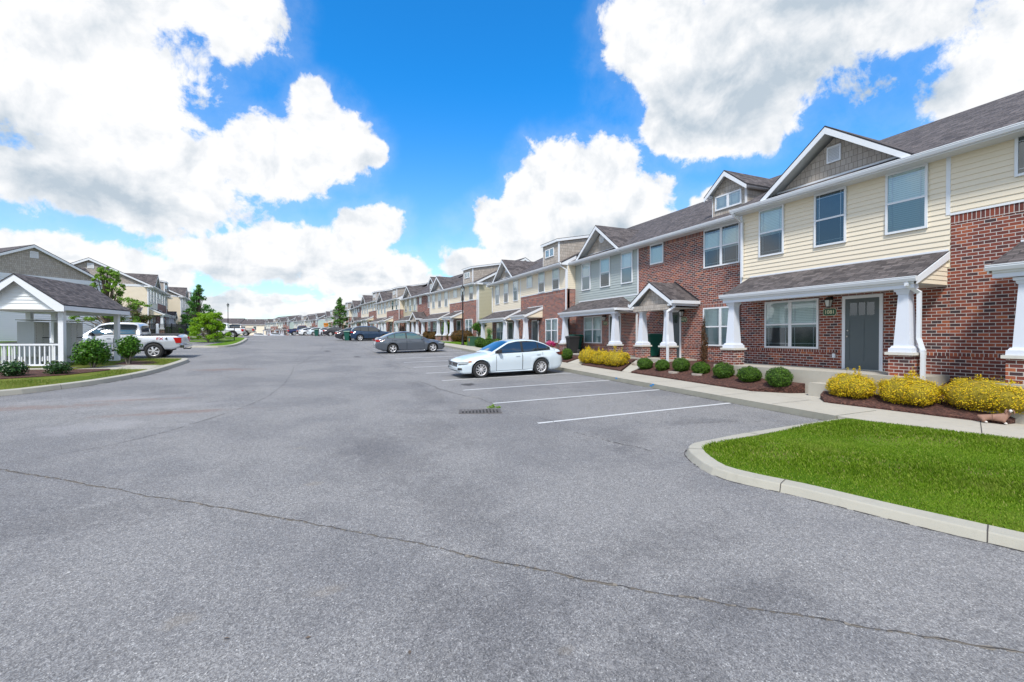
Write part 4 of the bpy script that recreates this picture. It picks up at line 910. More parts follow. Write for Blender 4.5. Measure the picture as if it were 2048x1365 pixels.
def terrace(corner, ang, seq, floors, side, group, near_end=None, lod=0, nums=None, far_end=None, adv='along the right side of the street'):
    th = R(ang); h = Vector((-math.sin(th), math.cos(th))); s_ = 0; p0 = Vector(corner); res = []
    for i, (k, sid) in enumerate(seq):
        W = NW[k]; fl = floors[i]
        key = (side, k); cnt[key] = cnt.get(key, 0) + 1
        lab = f"{ORD[cnt[key] - 1]} {'' if k == 'C' else COLN[sid] + ' '}{DESC[k]}, {'right' if side == 'R' else 'left'} row"
        if side == 'R': p = p0 + h * (s_ + W); rz = th - math.pi / 2
        else: p = p0 + h * s_; rz = th + math.pi / 2
        u = unit(k, sid, (p.x, p.y, fl), rz, lab, group, num=(nums or {}).get(i), lod=lod)
        # party returns: forward units show a bit of side wall next to a set-back neighbour
        if k in 'AB':
            for j, at in ((i - 1, 'near'), (i + 1, 'far')):
                if 0 <= j < len(seq) and seq[j][0] in 'CD':
                    xx = (W if at == 'near' else 0.0) if side == 'R' else (0.0 if at == 'near' else W); sg = 1 if xx > 0 else -1
                    q = MB(); bt = 3.88 if k == 'B' else 2.6
                    q.slab([(xx, .0, -.9), (xx, .55, -.9), (xx, .55, bt), (xx, .0, bt)], (-sg * .02, 0, 0), 'brick'); clap(q, [(0, bt), (.55, bt), (.55, EAVE - .15), (0, EAVE - .15)], (xx - sg * .012, 0, 0), (0, 1, 0), (sg, 0, 0), sid); q.build('side_wall', u)
                    q = MB(); q.slab([(xx, -.46, EAVE - .01), (xx, .6, roof_z(.6) + .0), (xx, .6, EAVE - .17), (xx, -.46, EAVE - .17)], (-sg * .02, 0, 0), 'white_trim'); q.build('eave_return', u)
        if i == 0 and near_end: end_wall(u, W if side == 'R' else 0.0, 1 if side == 'R' else -1, near_end, 0.0 if k in 'AB' else .55)
        if i == len(seq) - 1 and far_end: end_wall(u, 0.0 if side == 'R' else W, -1 if side == 'R' else 1, far_end, 0.0 if k in 'AB' else .55)
        s_ += W; res.append(u)
    return res
GR_ = 'townhouses along the right side of the street'; GL_ = 'townhouses along the left side of the street'
terrace((14.2, -.85), 0, [('B', 'siding_cream'), ('A', 'siding_cream'), ('C', 'brick'), ('D', 'siding_sage'), ('B', 'siding_cream'), ('A', 'siding_cream')], [1.16] * 6, 'R', GR_, nums={0: 'near', 1: '1081', 2: '1079', 3: '1077'}, near_end='siding_cream', far_end='siding_cream')
terrace((14.0, 40.7), 6.8, [('B', 'siding_cream'), ('A', 'siding_cream'), ('C', 'brick'), ('D', 'siding_tan'), ('B', 'siding_cream'), ('A', 'siding_cream')], [1.69, 1.69, 1.90, 1.90, 2.09, 2.09], 'R', GR_, near_end='siding_olive', lod=1)
terrace((9.75, 79.6), 6.8, [('B', 'siding_cream'), ('A', 'siding_cream'), ('C', 'brick'), ('D', 'siding_sage'), ('B', 'siding_cream'), ('A', 'siding_cream')], [2.7, 2.7, 2.7, 2.6, 2.5, 2.5], 'R', GR_, near_end='siding_olive', lod=1)
terrace((6.0, 120), 7, [('C', 'brick'), ('D', 'siding_sage'), ('B', 'siding_cream'), ('A', 'siding_cream')], [2.25] * 4, 'R', GR_, near_end='siding_olive', lod=1)
terrace((.3, 163), 17, [('C', 'brick'), ('D', 'siding_pale'), ('B', 'siding_pale'), ('A', 'siding_pale')], [2.25] * 4, 'R', GR_, near_end='siding_mint', lod=1)
terrace((-9.75, 197.8), 22, [('C', 'brick'), ('D', 'siding_pale'), ('B', 'siding_pale'), ('A', 'siding_pale')], [2.5] * 4, 'R', GR_, near_end='siding_mint', lod=1)
terrace((-17.3, 64.0), 6.7, [('A', 'siding_pale'), ('B', 'siding_pale'), ('C', 'brick')], [2.4] * 3, 'L', GL_, near_end='siding_cream', lod=1)
terrace((-19.0, 85.5), 6.7, [('A', 'siding_pale'), ('B', 'siding_pale'), ('C', 'brick'), ('D', 'siding_pale')], [2.9] * 4, 'L', GL_, near_end='siding_cream', lod=1)
# the gable-ended house behind the mailbox shelter
hs_ = unit('A', 'siding_white', (-18.7, 55.8, 1.75), R(137.5), 'white-sided townhouse end with taupe shingle gable and square vent, behind the mailbox shelter', GL_, lod=1)
end_wall(hs_, 0.0, -1, 'siding_white')
# long terrace that closes the street, seen from behind
def rear_terrace():
    a, b = Vector((-17.2, 236)), Vector((-52, 250.5)); L_ = (b - a).length; ang = math.atan2(b.y - a.y, b.x - a.x)
    root = empty('terrace_building', (a.x, a.y, 2.0), ang, 'long cream terrace closing the far end of the street under one grey roof', 'terrace')
    # local x along the wall, outside is +y (towards the camera)
    q = MB(); clap(q, [(0, -1), (L_, -1), (L_, 5.7), (0, 5.7)], (0, 0, 0), (1, 0, 0), (0, 1, 0), 'siding_cream', .2, .02); q.box(0, L_, -9, -.1, -1, 5.6, 'siding_cream'); q.build('wall', root)
    q = MB()
    for x0, x1, dz in ((-.4, L_ * .42, 0), (L_ * .42, L_ + .4, .35)):
        q.slab([(x1, .45, 5.6 + dz), (x0, .45, 5.6 + dz), (x0, -4.6, 8.3 + dz), (x1, -4.6, 8.3 + dz)], (0, 0, -.12), 'roof_shingle', 'white_trim'); q.slab([(x0, -9.6, 5.6 + dz), (x1, -9.6, 5.6 + dz), (x1, -4.6, 8.3 + dz), (x0, -4.6, 8.3 + dz)], (0, 0, -.12), 'roof_shingle', 'white_trim')
    ro = q.build('roof', root)
    for i in range(9): v = MB(); x = 2 + i * 4; v.tube([(x, -2.8 - (i % 2) * .8, 6.9 + (i % 2) * .4), (x, -2.8 - (i % 2) * .8, 7.95 + (i % 2) * .4)], .12, 'white_trim'); v.build('roof_vent', ro)
    for i in range(7):
        x = 3 + i * 5; f = MB(); f.box(x, x + 1.4, .0, .06, 3.2, 4.9, 'white_trim'); o = f.build('window', root)
        g = MB(); g.box(x + .1, x + 1.3, .06, .07, 3.3, 4.8, 'room_dark'); g.build('pane', o)
rear_terrace()
# small white lean-to shed against the left row
def shed():
    root = empty('garden_shed', (-16.9, 58.6, 1.95), R(8), 'small white shed with grey roof in front of the cream gable end', 'shed')
    q = MB(); clap(q, [(0, -.5), (2.4, -.5), (2.4, 2.3), (0, 2.3)], (-2.4, 0, 0), (1, 0, 0), (0, -1, 0), 'siding_white'); clap(q, [(0, -.5), (2.2, -.5), (2.2, 2.3), (0, 2.3)], (0, 0, 0), (0, 1, 0), (1, 0, 0), 'siding_cream'); q.build('wall', root)
    q = MB(); q.slab([(-2.6, -.3, 2.25), (.25, -.3, 2.25), (.25, 2.4, 3.3), (-2.6, 2.4, 3.3)], (0, 0, -.12), 'roof_shingle', 'white_trim'); q.build('roof', root)
shed()
# ------------------------------------------------------------------ vehicles
def lerpt(tab, x):
    return float(np.interp(x, [t[0] for t in tab], [t[1] for t in tab]))
def smt(tab, x, r=.06):
    return sum(lerpt(tab, x + k * r) for k in (-1, -.5, 0, .5, 1)) / 5
CARS = {
 'sedan': dict(L=4.70, W=1.80, wb=2.69, fo=.90, wr=.335, zs=[(0, .50), (.06, .60), (.25, .70), (.8, .80), (1.5, .90), (3.0, .955), (4.2, .99), (4.55, .97), (4.66, .86), (4.7, .55)],
   zt=[(0, .52), (.04, .66), (.16, .745), (.5, .85), (1.0, .94), (1.45, 1.0), (1.7, 1.02), (3.9, 1.04), (4.05, 1.075), (4.55, 1.085), (4.64, 1.02), (4.68, .88), (4.7, .56)],
   zb=[(0, .34), (.05, .24), (.2, .19), (4.3, .20), (4.6, .28), (4.7, .40)], roof=[(1.28, .93), (1.5, 1.06), (2.12, 1.375), (2.5, 1.445), (2.95, 1.462), (3.4, 1.43), (3.8, 1.30), (4.12, 1.13), (4.28, 1.03)], rw=[(1.28, .70), (2.1, .60), (2.9, .60), (3.6, .57), (4.28, .62)],
   win=(1.62, 3.98), bp=(2.68, 2.78), cp=3.46, bz=[(1.5, .955), (3.0, .985), (4.1, 1.04)], top=.055, doors=((1.55, 2.70), (2.72, 3.66))),
 'fast_sedan': dict(L=4.82, W=1.83, wb=2.80, fo=.92, wr=.33, zs=[(0, .50), (.08, .62), (.3, .72), (.9, .82), (1.6, .90), (3.0, .97), (4.3, 1.03), (4.7, .98), (4.82, .6)],
   zt=[(0, .54), (.06, .68), (.2, .76), (.6, .86), (1.1, .93), (1.5, .98), (3.9, 1.05), (4.35, 1.10), (4.66, 1.10), (4.77, .98), (4.82, .62)],
   zb=[(0, .34), (.06, .24), (.2, .19), (4.3, .20), (4.7, .30), (4.82, .42)], roof=[(1.22, .92), (1.5, 1.06), (2.15, 1.38), (2.6, 1.46), (3.0, 1.47), (3.5, 1.42), (3.95, 1.27), (4.3, 1.13), (4.45, 1.05)], rw=[(1.22, .70), (2.1, .60), (2.9, .60), (3.7, .56), (4.45, .60)],
   win=(1.62, 4.02), bp=(2.74, 2.83), cp=3.58, bz=[(1.5, .95), (3.0, 1.0), (4.1, 1.08)], top=.055, doors=((1.55, 2.75), (2.77, 3.75))),
 'suv': dict(L=4.68, W=1.88, wb=2.75, fo=.92, wr=.365, zs=[(0, .62), (.08, .80), (.3, .90), (.9, 1.0), (1.6, 1.05), (3.2, 1.10), (4.4, 1.14), (4.6, 1.05), (4.68, .7)],
   zt=[(0, .66), (.05, .86), (.2, .96), (.6, 1.04), (1.2, 1.11), (4.3, 1.17), (4.55, 1.12), (4.64, 1.0), (4.68, .72)],
   zb=[(0, .42), (.06, .32), (.2, .26), (4.3, .27), (4.6, .36), (4.68, .48)], roof=[(1.15, 1.05), (1.35, 1.16), (1.95, 1.56), (2.4, 1.66), (3.2, 1.69), (3.9, 1.65), (4.35, 1.50), (4.55, 1.20), (4.6, 1.08)], rw=[(1.15, .74), (2.0, .66), (3.5, .66), (4.3, .62), (4.6, .66)],
   win=(1.55, 4.32), bp=(2.68, 2.80), cp=3.62, bz=[(1.5, 1.06), (3.0, 1.11), (4.3, 1.22)], top=.075, doors=((1.5, 2.72), (2.74, 3.72))),
 'pickup': dict(L=5.89, W=2.03, wb=3.68, fo=.96, wr=.42, zs=[(0, .78), (.06, 1.02), (.3, 1.10), (1.5, 1.20), (3.9, 1.24), (5.7, 1.27), (5.82, 1.24), (5.89, .8)],
   zt=[(0, .8), (.05, 1.08), (.15, 1.20), (1.0, 1.27), (1.6, 1.29), (3.98, 1.29), (4.0, 1.30), (5.80, 1.31), (5.86, 1.29), (5.89, .82)],
   zb=[(0, .55), (.05, .48), (5.5, .50), (5.8, .62), (5.89, .72)], roof=[(1.42, 1.22), (1.62, 1.34), (2.26, 1.86), (2.6, 1.94), (3.2, 1.96), (3.75, 1.94), (3.98, 1.86), (4.02, 1.30), (4.04, 1.2)], rw=[(1.42, .82), (2.2, .72), (3.9, .72), (4.04, .78)],
   win=(1.92, 3.80), bp=(2.84, 2.96), cp=9, bz=[(1.5, 1.27), (2.3, 1.27), (2.5, 1.33), (3.9, 1.33)], top=.10, doors=((1.82, 2.89), (2.91, 3.86))),
}
CARS['coupe'] = dict(CARS['fast_sedan']); CARS['coupe'].update(roof=[(1.45, .95), (1.75, 1.08), (2.35, 1.36), (2.7, 1.42), (3.2, 1.43), (3.7, 1.36), (4.1, 1.2), (4.4, 1.08)], rw=[(1.45, .70), (2.4, .60), (3.3, .60), (4.4, .62)], wr=.36)
def car(kind, body, loc, rz, label, cat, group=None, glass='car_glass', extras=(), rim='alloy', fender=None, name='parked_car'):
    C = CARS[kind]; L, W = C['L'], C['W']; hw = W / 2; fx = C['fo']; rx = fx + C['wb']; wr = C['wr']; ar = wr + .065
    root = empty(name, loc, rz, label, cat, group)
    X = lambda x: L / 2 - x                       # x from the nose, local +x points forward
    def plan(x):
        t = [(0, .66), (.05, .78), (.16, .88), (.4, .95), (.9, .985), (L * .5, 1), (L - .8, .985), (L - .3, .94), (L - .1, .88), (L, .76)]
        if kind == 'pickup': t = [(0, .80), (.05, .88), (.2, .95), (.5, .985), (L * .5, .99), (L - .1, .985), (L, .93)]
        return hw * smt(t, x, .03)
    def archz(x):
        z = 0
        for c in (fx, rx):
            d = abs(x - c)
            if d < ar: z = max(z, wr + math.sqrt(ar * ar - d * d))
        return z
    xs = sorted(set([0, .015, .04, .08, .14, .22, .32, L, L - .015, L - .04, L - .08, L - .14, L - .22] + [round(v, 3) for v in np.arange(.4, L - .3, .11)] + [c + ar * math.cos(t) for c in (fx, rx) for t in np.linspace(0, math.pi, 17)] + [c + sg * (ar + .004) for c in (fx, rx) for sg in (-1, 1)]))
    xs = [x for x in xs if 0 <= x <= L]
    rows = []
    for x in xs:
        w_ = plan(x); zb, zs, zt = smt(C['zb'], x, .04), smt(C['zs'], x, .05), smt(C['zt'], x, .04); a = archz(x); flare = .018 if a > 0 or any(abs(x - c) < ar + .09 for c in (fx, rx)) else 0
        zb_ = zb; lo = lambda z: max(z, a)
        zm = zb + (zs - zb) * .55
        pts = [(0, zb_), (w_ * .66, zb_), (w_ * .66, max(zb_, a - .02)), (w_ * .93, lo(zb)), (w_ * .965 + flare, lo(zb + .05)), (w_ * .972 + flare, lo(zb + (zs - zb) * .18)), (w_ * .985 + flare, lo(zb + (zs - zb) * .36)), (w_ * 1.0 + flare, max(lo(zm), a)), (w_ * 1.0 + flare * .7, lo(zb + (zs - zb) * .74)), (w_ * .985, lo(zb + (zs - zb) * .80)), (w_ * .972, zs - .05), (w_ * .95, zs - .012), (w_ * .90, zs + .012 + (zt - zs) * .15), (w_ * .72, zs + (zt - zs) * .62), (w_ * .35, zs + (zt - zs) * .95), (0, zt)]
        rows.append([(X(x), y, z) for y, z in pts] + [(X(x), -y, z) for y, z in reversed(pts[1:-1])])
    n = len(rows[0]); vs = [p for r_ in rows for p in r_]; fs = []
    for i in range(len(rows) - 1):
        for k in range(n): fs.append((i * n + k, (i + 1) * n + k, (i + 1) * n + (k + 1) % n, i * n + (k + 1) % n))
    fs += [tuple(reversed(range(n)))[::-1], tuple(range((len(rows) - 1) * n, len(rows) * n))[::-1]]
    mb = MB(); mb.mesh(vs, fs, body, True)
    # cabin
    rf = C['roof']; cx = sorted(set([rf[0][0], rf[-1][0]] + list(np.arange(rf[0][0], rf[-1][0], .07)))); crow = []
    def rz_(x): return smt(rf, x, .05)
    def ry(x): return smt(C['rw'], x, .05) * hw / .90
    def belt(x): return lerpt(C['bz'], x)
    def sidey(x, z):
        zb_, zr = belt(x) - .06, rz_(x); t = min(1, max(0, (z - zb_) / max(.05, zr - zb_))); yb = plan(x) * .945
        full = 1.40 if kind not in ('suv', 'pickup') else 1.62
        t = min(1, max(0, (z - zb_) / (full - zb_))); yr = .655 * hw / .9 if kind not in ('suv', 'pickup') else .70 * hw / .94
        return yb + (yr - yb) * (t ** 1.25)
    for x in cx:
        zr = rz_(x); b0 = belt(x) - .10; zr2 = max(zr, b0 + .02); e = [(sidey(x, b0 + (zr2 - .035 - b0) * k / 5), b0 + (zr2 - .035 - b0) * k / 5) for k in range(6)]
        ys = e[-1][0]; e += [(ys - .018, zr2 - .012), (ys - .06, zr2 + .004), (ys * .6, zr2 + .022), (0, zr2 + .03)]
        crow.append([(X(x), y, z) for y, z in e] + [(X(x), -y, z) for y, z in reversed(e[:-1])])
    n = len(crow[0]); vs = [p for r_ in crow for p in r_]; fs = []
    for i in range(len(crow) - 1):
        for k in range(n - 1): fs.append((i * n + k, (i + 1) * n + k, (i + 1) * n + k + 1, i * n + k + 1))
    fs += [tuple(range(n)), tuple(reversed(range((len(crow) - 1) * n, len(crow) * n)))]
    mb.mesh(vs, fs, body, True)
    if kind == 'pickup': mb.box(X(5.72), X(4.12), -hw * .86, hw * .86, 1.20, 1.325, 'trim_black')
    if 'blackroof' in extras: pass
    bo = mb.build('body', root)
    bm = bmesh.new(); bm.from_mesh(bo.data); bmesh.ops.recalc_face_normals(bm, faces=bm.faces); bm.to_mesh(bo.data); bm.free()
    # glass
    def sidepatch(x0, x1, zlo, zhi, off, m, sg, nx=10, nz=5, shape=None):
        vs = []; 
        for i in range(nx + 1):
            x = x0 + (x1 - x0) * i / nx; a = zlo(x); b = max(a + .01, zhi(x))
            for j in range(nz + 1):
                z = a + (b - a) * j / nz; vs.append((X(x), sg * (sidey(x, z) + off), z))
        fs = [(i * (nz + 1) + j, (i + 1) * (nz + 1) + j, (i + 1) * (nz + 1) + j + 1, i * (nz + 1) + j + 1) for i in range(nx) for j in range(nz)]
        if sg > 0: fs = [tuple(reversed(f)) for f in fs]
        return vs, fs, m
    w0, w1 = C['win']; b0, b1 = C['bp']; tp = C['top']
    ztop = lambda x: rz_(x) - tp
    for sg in (-1, 1):
        q = MB(); q.mesh(*sidepatch(w0 - .10, w1 + .06, lambda x: belt(x) - .012, lambda x: rz_(x) - tp + .02, .003, 'trim_black', sg, 24, 5), sm=True); o = q.build('window_surround', root)
        segs = [(w0, b0), (b1, min(C['cp'] - .02, w1))] + ([(C['cp'] + .03, w1)] if C['cp'] < 9 else [])
        for a, b in segs: q = MB(); q.mesh(*sidepatch(a, b, lambda x: belt(x) + .012, lambda x: ztop(x), .007, glass, sg, 10, 5), sm=True); q.build('side_window', root)
        if 'chromeline' in extras:
            q = MB(); pts = [(X(x), sg * (sidey(x, belt(x)) + .012), belt(x) - .004) for x in np.linspace(w0 - .08, w1 + .05, 12)]; q.tube(pts, .009, 'chrome', 5); q.build('trim_strip', root)
        # doors: dark shut lines under slightly proud skins that follow the body side
        def sidebody(x, z):
            w_ = plan(x); zb, zs = smt(C['zb'], x, .04), smt(C['zs'], x, .05); t = (z - zb) / (zs - zb)
            return w_ * lerpt([(0, .93), (.05, .965), (.18, .972), (.36, .985), (.55, 1), (.74, 1), (.80, .985), (.93, .972), (1, .95)], t)
        for di, (a, b) in enumerate(C['doors']):
            def cut(x): return max(smt(C['zb'], x, .04) + .07, archz(x) + .05 if archz(x) > 0 else 0)
            def dp(x0, x1, z0f, z1f, off, m):
                vs = []; nx, nz = 12, 8
                for i in range(nx + 1):
                    x = x0 + (x1 - x0) * i / nx; z0, z1 = z0f(x), z1f(x)
                    for j in range(nz + 1): z = z0 + (z1 - z0) * j / nz; vs.append((X(x), sg * (sidebody(x, z) + off), z))
                fs = [(i * (nz + 1) + j, (i + 1) * (nz + 1) + j, (i + 1) * (nz + 1) + j + 1, i * (nz + 1) + j + 1) for i in range(nx) for j in range(nz)]
                if sg > 0: fs = [tuple(reversed(f)) for f in fs]
                return vs, fs, m
            q = MB(); q.mesh(*dp(a - .008, b + .008, lambda x: cut(x) - .012, lambda x: smt(C['zs'], x, .05) - .02, .004, 'dark_gap'), sm=True); q.build('shut_line', root)
            q = MB(); q.mesh(*dp(a + .006, b - .006, lambda x: cut(x), lambda x: smt(C['zs'], x, .05) - .015, .008, body), sm=True); d = q.build('door', root)
            xh = b - .2; zh = smt(C['zs'], xh) - .11; q = MB(); yy = sg * (sidebody(xh, zh) + .025); q.box(X(xh + .09), X(xh - .09), yy - .012, yy + .012, zh - .014, zh + .014, body if kind != 'pickup' else 'chrome'); q.build('handle', d)
        # mirror
        q = MB(); xm = w0 + .06; zm = belt(xm) + .06; y0 = sg * (sidey(xm, zm) + .0)
        q.frustum(X(xm), y0 + sg * .12, zm - .05, zm + .09, .055, .05, 'trim_black' if kind != 'fast_sedan' else body, .10, .08); q.box(X(xm) - .02, X(xm) + .02, min(y0, y0 + sg * .06), max(y0, y0 + sg * .06), zm - .04, zm - .01, 'trim_black'); q.build('mirror', root)
    def toppatch(x0, x1, kf, off, m, nx=8, ny=8):
        vs = []
        for i in range(nx + 1):
            x = x0 + (x1 - x0) * i / nx; zr = rz_(x); w_ = sidey(x, zr) * kf
            dzdx = (rz_(x + .02) - rz_(x - .02)) / .04; nl = math.hypot(1, dzdx)
            for j in range(ny + 1):
                y = -w_ + 2 * w_ * j / ny; z = zr + .03 - .026 * (abs(y) / max(.01, w_)) ** 2 + off / nl
                vs.append((X(x) + off * dzdx / nl, y, z))
        fs = [(i * (ny + 1) + j, (i + 1) * (ny + 1) + j, (i + 1) * (ny + 1) + j + 1, i * (ny + 1) + j + 1) for i in range(nx) for j in range(ny)]
        return vs, [tuple(reversed(f)) for f in fs], m
    ip = max(range(len(rf)), key=lambda i: rf[i][1]); x_hdr = rf[2][0] + .06
    q = MB(); q.mesh(*toppatch(rf[1][0] - .08, x_hdr, .90, .008, glass), sm=True); q.build('windscreen', root)
    if kind == 'pickup': q = MB(); q.box(X(3.99) - .035, X(3.99) - .02, -.6, .6, 1.42, 1.80, glass); q.build('rear_window', root)
    elif kind == 'suv': q = MB(); q.mesh(*toppatch(4.34, 4.55, .86, .012, glass, 6), sm=True); q.build('rear_window', root)
    else: q = MB(); q.mesh(*toppatch(rf[-4][0] + .12, rf[-1][0] - .12, .84, .008, glass), sm=True); q.build('rear_window', root)
    # wheels
    for wx in (fx, rx):
        for sg in (-1, 1):
            wc = (X(wx), sg * (hw - .115), wr); wt = .105 if kind != 'pickup' else .13; rr = wr * (.70 if kind != 'pickup' else .63)
            q = MB(); q.lathe([(rr, -wt), (wr - .03, -wt), (wr, -wt + .03), (wr, wt - .03), (wr - .03, wt), (rr, wt), (rr - .01, wt - .03), (rr - .01, -wt + .03), (rr, -wt)], 'rubber', 32, 'y', wc); t = q.build('wheel', root)
            q = MB(); s = sg; q.lathe([(rr, s * wt * .9), (rr - .02, s * (wt - .015)), (rr - .035, s * (wt - .05)), (rr - .04, -s * wt * .7)], rim, 32, 'y', wc)
            ns = 10 if kind == 'sedan' else (6 if kind == 'pickup' else 5); k2 = .06 if kind == 'sedan' else .11
            for i in range(ns):
                a = 2 * math.pi * i / ns + .2; 
                p = Vector((wc[0] + .04 * math.cos(a), wc[1] + s * (wt - .012), wc[2] + .04 * math.sin(a))); r2 = Vector((wc[0] + (rr - .02) * math.cos(a), wc[1] + s * (wt - .03), wc[2] + (rr - .02) * math.sin(a)))
                if kind != 'sedan':
                    for da in (-.13, .13):
                        r3 = Vector((wc[0] + (rr - .02) * math.cos(a + da), r2.y, wc[2] + (rr - .02) * math.sin(a + da))); q.bar(p, r3, wr * k2, .03, rim, (0, 1, 0))
                else: q.bar(p, r2, wr * k2 * 1.3, .03, rim, (0, 1, 0))
            q.lathe([(0, s * wt), (.05, s * (wt - .002)), (.065, s * (wt - .03))], rim, 14, 'y', wc); q.build('rim', t)
            q = MB(); q.lathe([(0, s * (wt - .07)), (rr - .045, s * (wt - .07))], 'dark_gap', 24, 'y', wc); q.lathe([(.0, s * (wt - .060)), (rr * .62, s * (wt - .060))], 'iron', 20, 'y', wc); q.build('brake_disc', t)
    # wheel wells
    q = MB()
    for wx in (fx, rx):
        for sg in (-1, 1): yv = sorted((sg * hw * .40, sg * (hw - .245))); q.box(X(wx) - ar * .9, X(wx) + ar * .9, yv[0], yv[1], wr * .55, wr + ar * .55, 'dark_gap')
    q.box(X(L * .9), X(L * .1), -hw * .62, hw * .62, .17 if kind != 'pickup' else .40, .45 if kind != 'pickup' else .7, 'dark_gap'); q.build('underbody', root)
    # lamps, grille, bumpers: patches that hug the nose and tail
    def nose(x, y): return y
    def endpatch(y0, y1, z0, z1, front, m, wrap=.0, depth=.05):
        """a lamp block wrapped round the corner: outline in y,z, pushed along x to sit on the plan curve"""
        vs = []; k = 8
        for i in range(k + 1):
            y = y0 + (y1 - y0) * i / k
            # find x where plan(x)=|y|
            lo_, hi = (0, L * .25) if front else (L, L * .75)
            for _ in range(22):
                md = (lo_ + hi) / 2
                if plan(md) < abs(y) + .002: lo_ = md
                else: hi = md
            xx = (lo_ + hi) / 2; o_ = .022
            for z in (z0[0] + (z0[1] - z0[0]) * i / k, z1[0] + (z1[1] - z1[0]) * i / k): vs.append((X(xx) + (o_ if front else -o_), y + math.copysign(.012, y), z))
        fs = [(2 * i, 2 * i + 2, 2 * i + 3, 2 * i + 1) for i in range(k)]
        return vs, fs, m
    for sg in (-1, 1):
        if kind == 'pickup':
            q = MB(); ye = sg * (hw * .985); q.slab([(X(L - .005), ye + sg * .012, 1.16), (X(L - .36), ye + sg * .018, 1.16), (X(L - .30), ye + sg * .018, 1.04), (X(L - .24), ye + sg * .018, .86), (X(L - .005), ye + sg * .012, .86)], (0, -sg * .1, 0), 'lamp_red'); q.box(X(L) - .014, X(L) + .05, min(ye, ye - sg * .16), max(ye, ye - sg * .16), .86, 1.16, 'lamp_red'); q.build('taillight', root)
            q = MB(); q.box(X(.12), X(-.015), min(ye * .97, ye * .66), max(ye * .97, ye * .66), .92, 1.14, 'lamp_clear'); q.build('headlight', root)
        else:
            zh = smt(C['zs'], .2); q = MB(); q.mesh(*endpatch(sg * hw * .70, sg * hw * .945, (zh - .115, zh - .04), (zh - .01, zh + .015), True, 'lamp_clear')); q.build('headlight', root)
            q = MB(); xa, xb = .16, .50; ye = plan(.3)
            q.poly([(X(xa), sg * (plan(xa) + .004), zh - .10), (X(xb), sg * (plan(xb) * .985 + .016), zh - .02), (X(xb), sg * (plan(xb) * .985 + .012), zh + .025), (X(xa), sg * (plan(xa) + .002), zh - .01)], 'lamp_amber' if kind == 'sedan' else 'lamp_clear'); q.build('corner_lamp', root)
            q = MB(); xs_ = [.03, .07, .12, .18, .26, .34]; lo_ = [(X(x), sg * (plan(x) + .012), zh - .125 + x * .12) for x in xs_]; hi_ = [(X(x), sg * (plan(x) * .992 + .010), zh - .03 + x * .10) for x in xs_]
            q.mesh(lo_ + hi_, [(i, i + 1, 7 + i, 6 + i) for i in range(5)], 'lamp_clear', True); q.mesh([(a, b + sg * .003, c - .004) for a, b, c in lo_] + [(a, b + sg * .003, c + .014) for a, b, c in lo_], [(i, i + 1, 7 + i, 6 + i) for i in range(5)], 'trim_black'); q.build('headlight_lens', root)
            zt_ = smt(C['zs'], L - .3); rl = 'lamp_dark_red' if kind == 'sedan' else 'lamp_red'
            q = MB(); q.mesh(*endpatch(sg * hw * .52, sg * hw * .93, (zt_ - .19, zt_ - .17), (zt_ - .03, zt_ - .04), False, rl)); ln = .30 if kind == 'sedan' else .46
            q.poly([(X(L - .10), sg * (plan(L - .1) + .008), zt_ - .20), (X(L - .10 - ln * .5), sg * (plan(L - .3) * .985 + .014), zt_ - .17), (X(L - .10 - ln), sg * (plan(L - .5) * .972 + .014), zt_ - .06), (X(L - .10), sg * (plan(L - .1) + .006), zt_ - .045)], rl); q.build('taillight', root)
    gz_ = smt(C['zs'], .05)
    q = MB(); wg = hw * (.62 if kind != 'pickup' else .68)
    if kind == 'pickup': q.box(X(.02), X(-.035), -wg, wg, .82, 1.14, 'trim_black'); [q.box(X(-.034), X(-.05), -wg, wg, z - .012, z + .012, 'chrome') for z in (.9, .98, 1.06)]
    else:
        q.box(X(.16), X(-.008), -wg, wg, gz_ - .10, gz_ + .055, 'trim_black'); [q.box(X(-.007), X(-.016), -wg, wg, z - .006, z + .006, 'chrome') for z in (gz_ - .07, gz_ - .02, gz_ + .04)]
        q.box(X(.2), X(.004), -wg * .92, wg * .92, .285, .345, 'trim_black')
        for sg in (-1, 1): q.mesh(*endpatch(sg * hw * .70, sg * hw * .86, (.33, .36), (.43, .42), True, 'trim_black'))
    q.build('grille', root)
    q = MB(); q.lathe([(0, .0), (.05, .0), (.058, -.008)], 'chrome', 16, 'y', (0, 0, 0)); e = q.build('emblem', root); e.location = (X(-.022), 0, gz_ - .01 if kind != 'pickup' else .98); e.rotation_euler = (0, 0, R(90)); 
    q = MB(); q.box(X(L) - .025, X(L) - .012 + .02, -.26, .26, .62 if kind != 'pickup' else .60, .76 if kind != 'pickup' else .74, 'plate_white'); q.build('licence_plate', root)
    if kind == 'pickup':
        q = MB(); q.box(X(L) - .14, X(L) + .05, -hw * .94, hw * .94, .58, .74, 'chrome'); q.box(X(L) - .145, X(L) - .03, -.35, .35, .735, .75, 'trim_black'); q.tube([(X(L) + .1, 0, .50), (X(L) - .25, 0, .50), (X(L) - .27, 0, .58)], .03, 'trim_black'); q.build('rear_bumper', root)
        q = MB(); q.box(X(.12), X(-.07), -hw * .93, hw * .93, .52, .76, 'chrome'); q.build('front_bumper', root)
        q = MB(); q.box(X(5.80), X(4.06), hw * .88, hw * .97, 1.30, 1.335, 'trim_black'); q.box(X(5.80), X(4.06), -hw * .97, -hw * .88, 1.30, 1.335, 'trim_black'); q.build('bed_rail_cap', root)
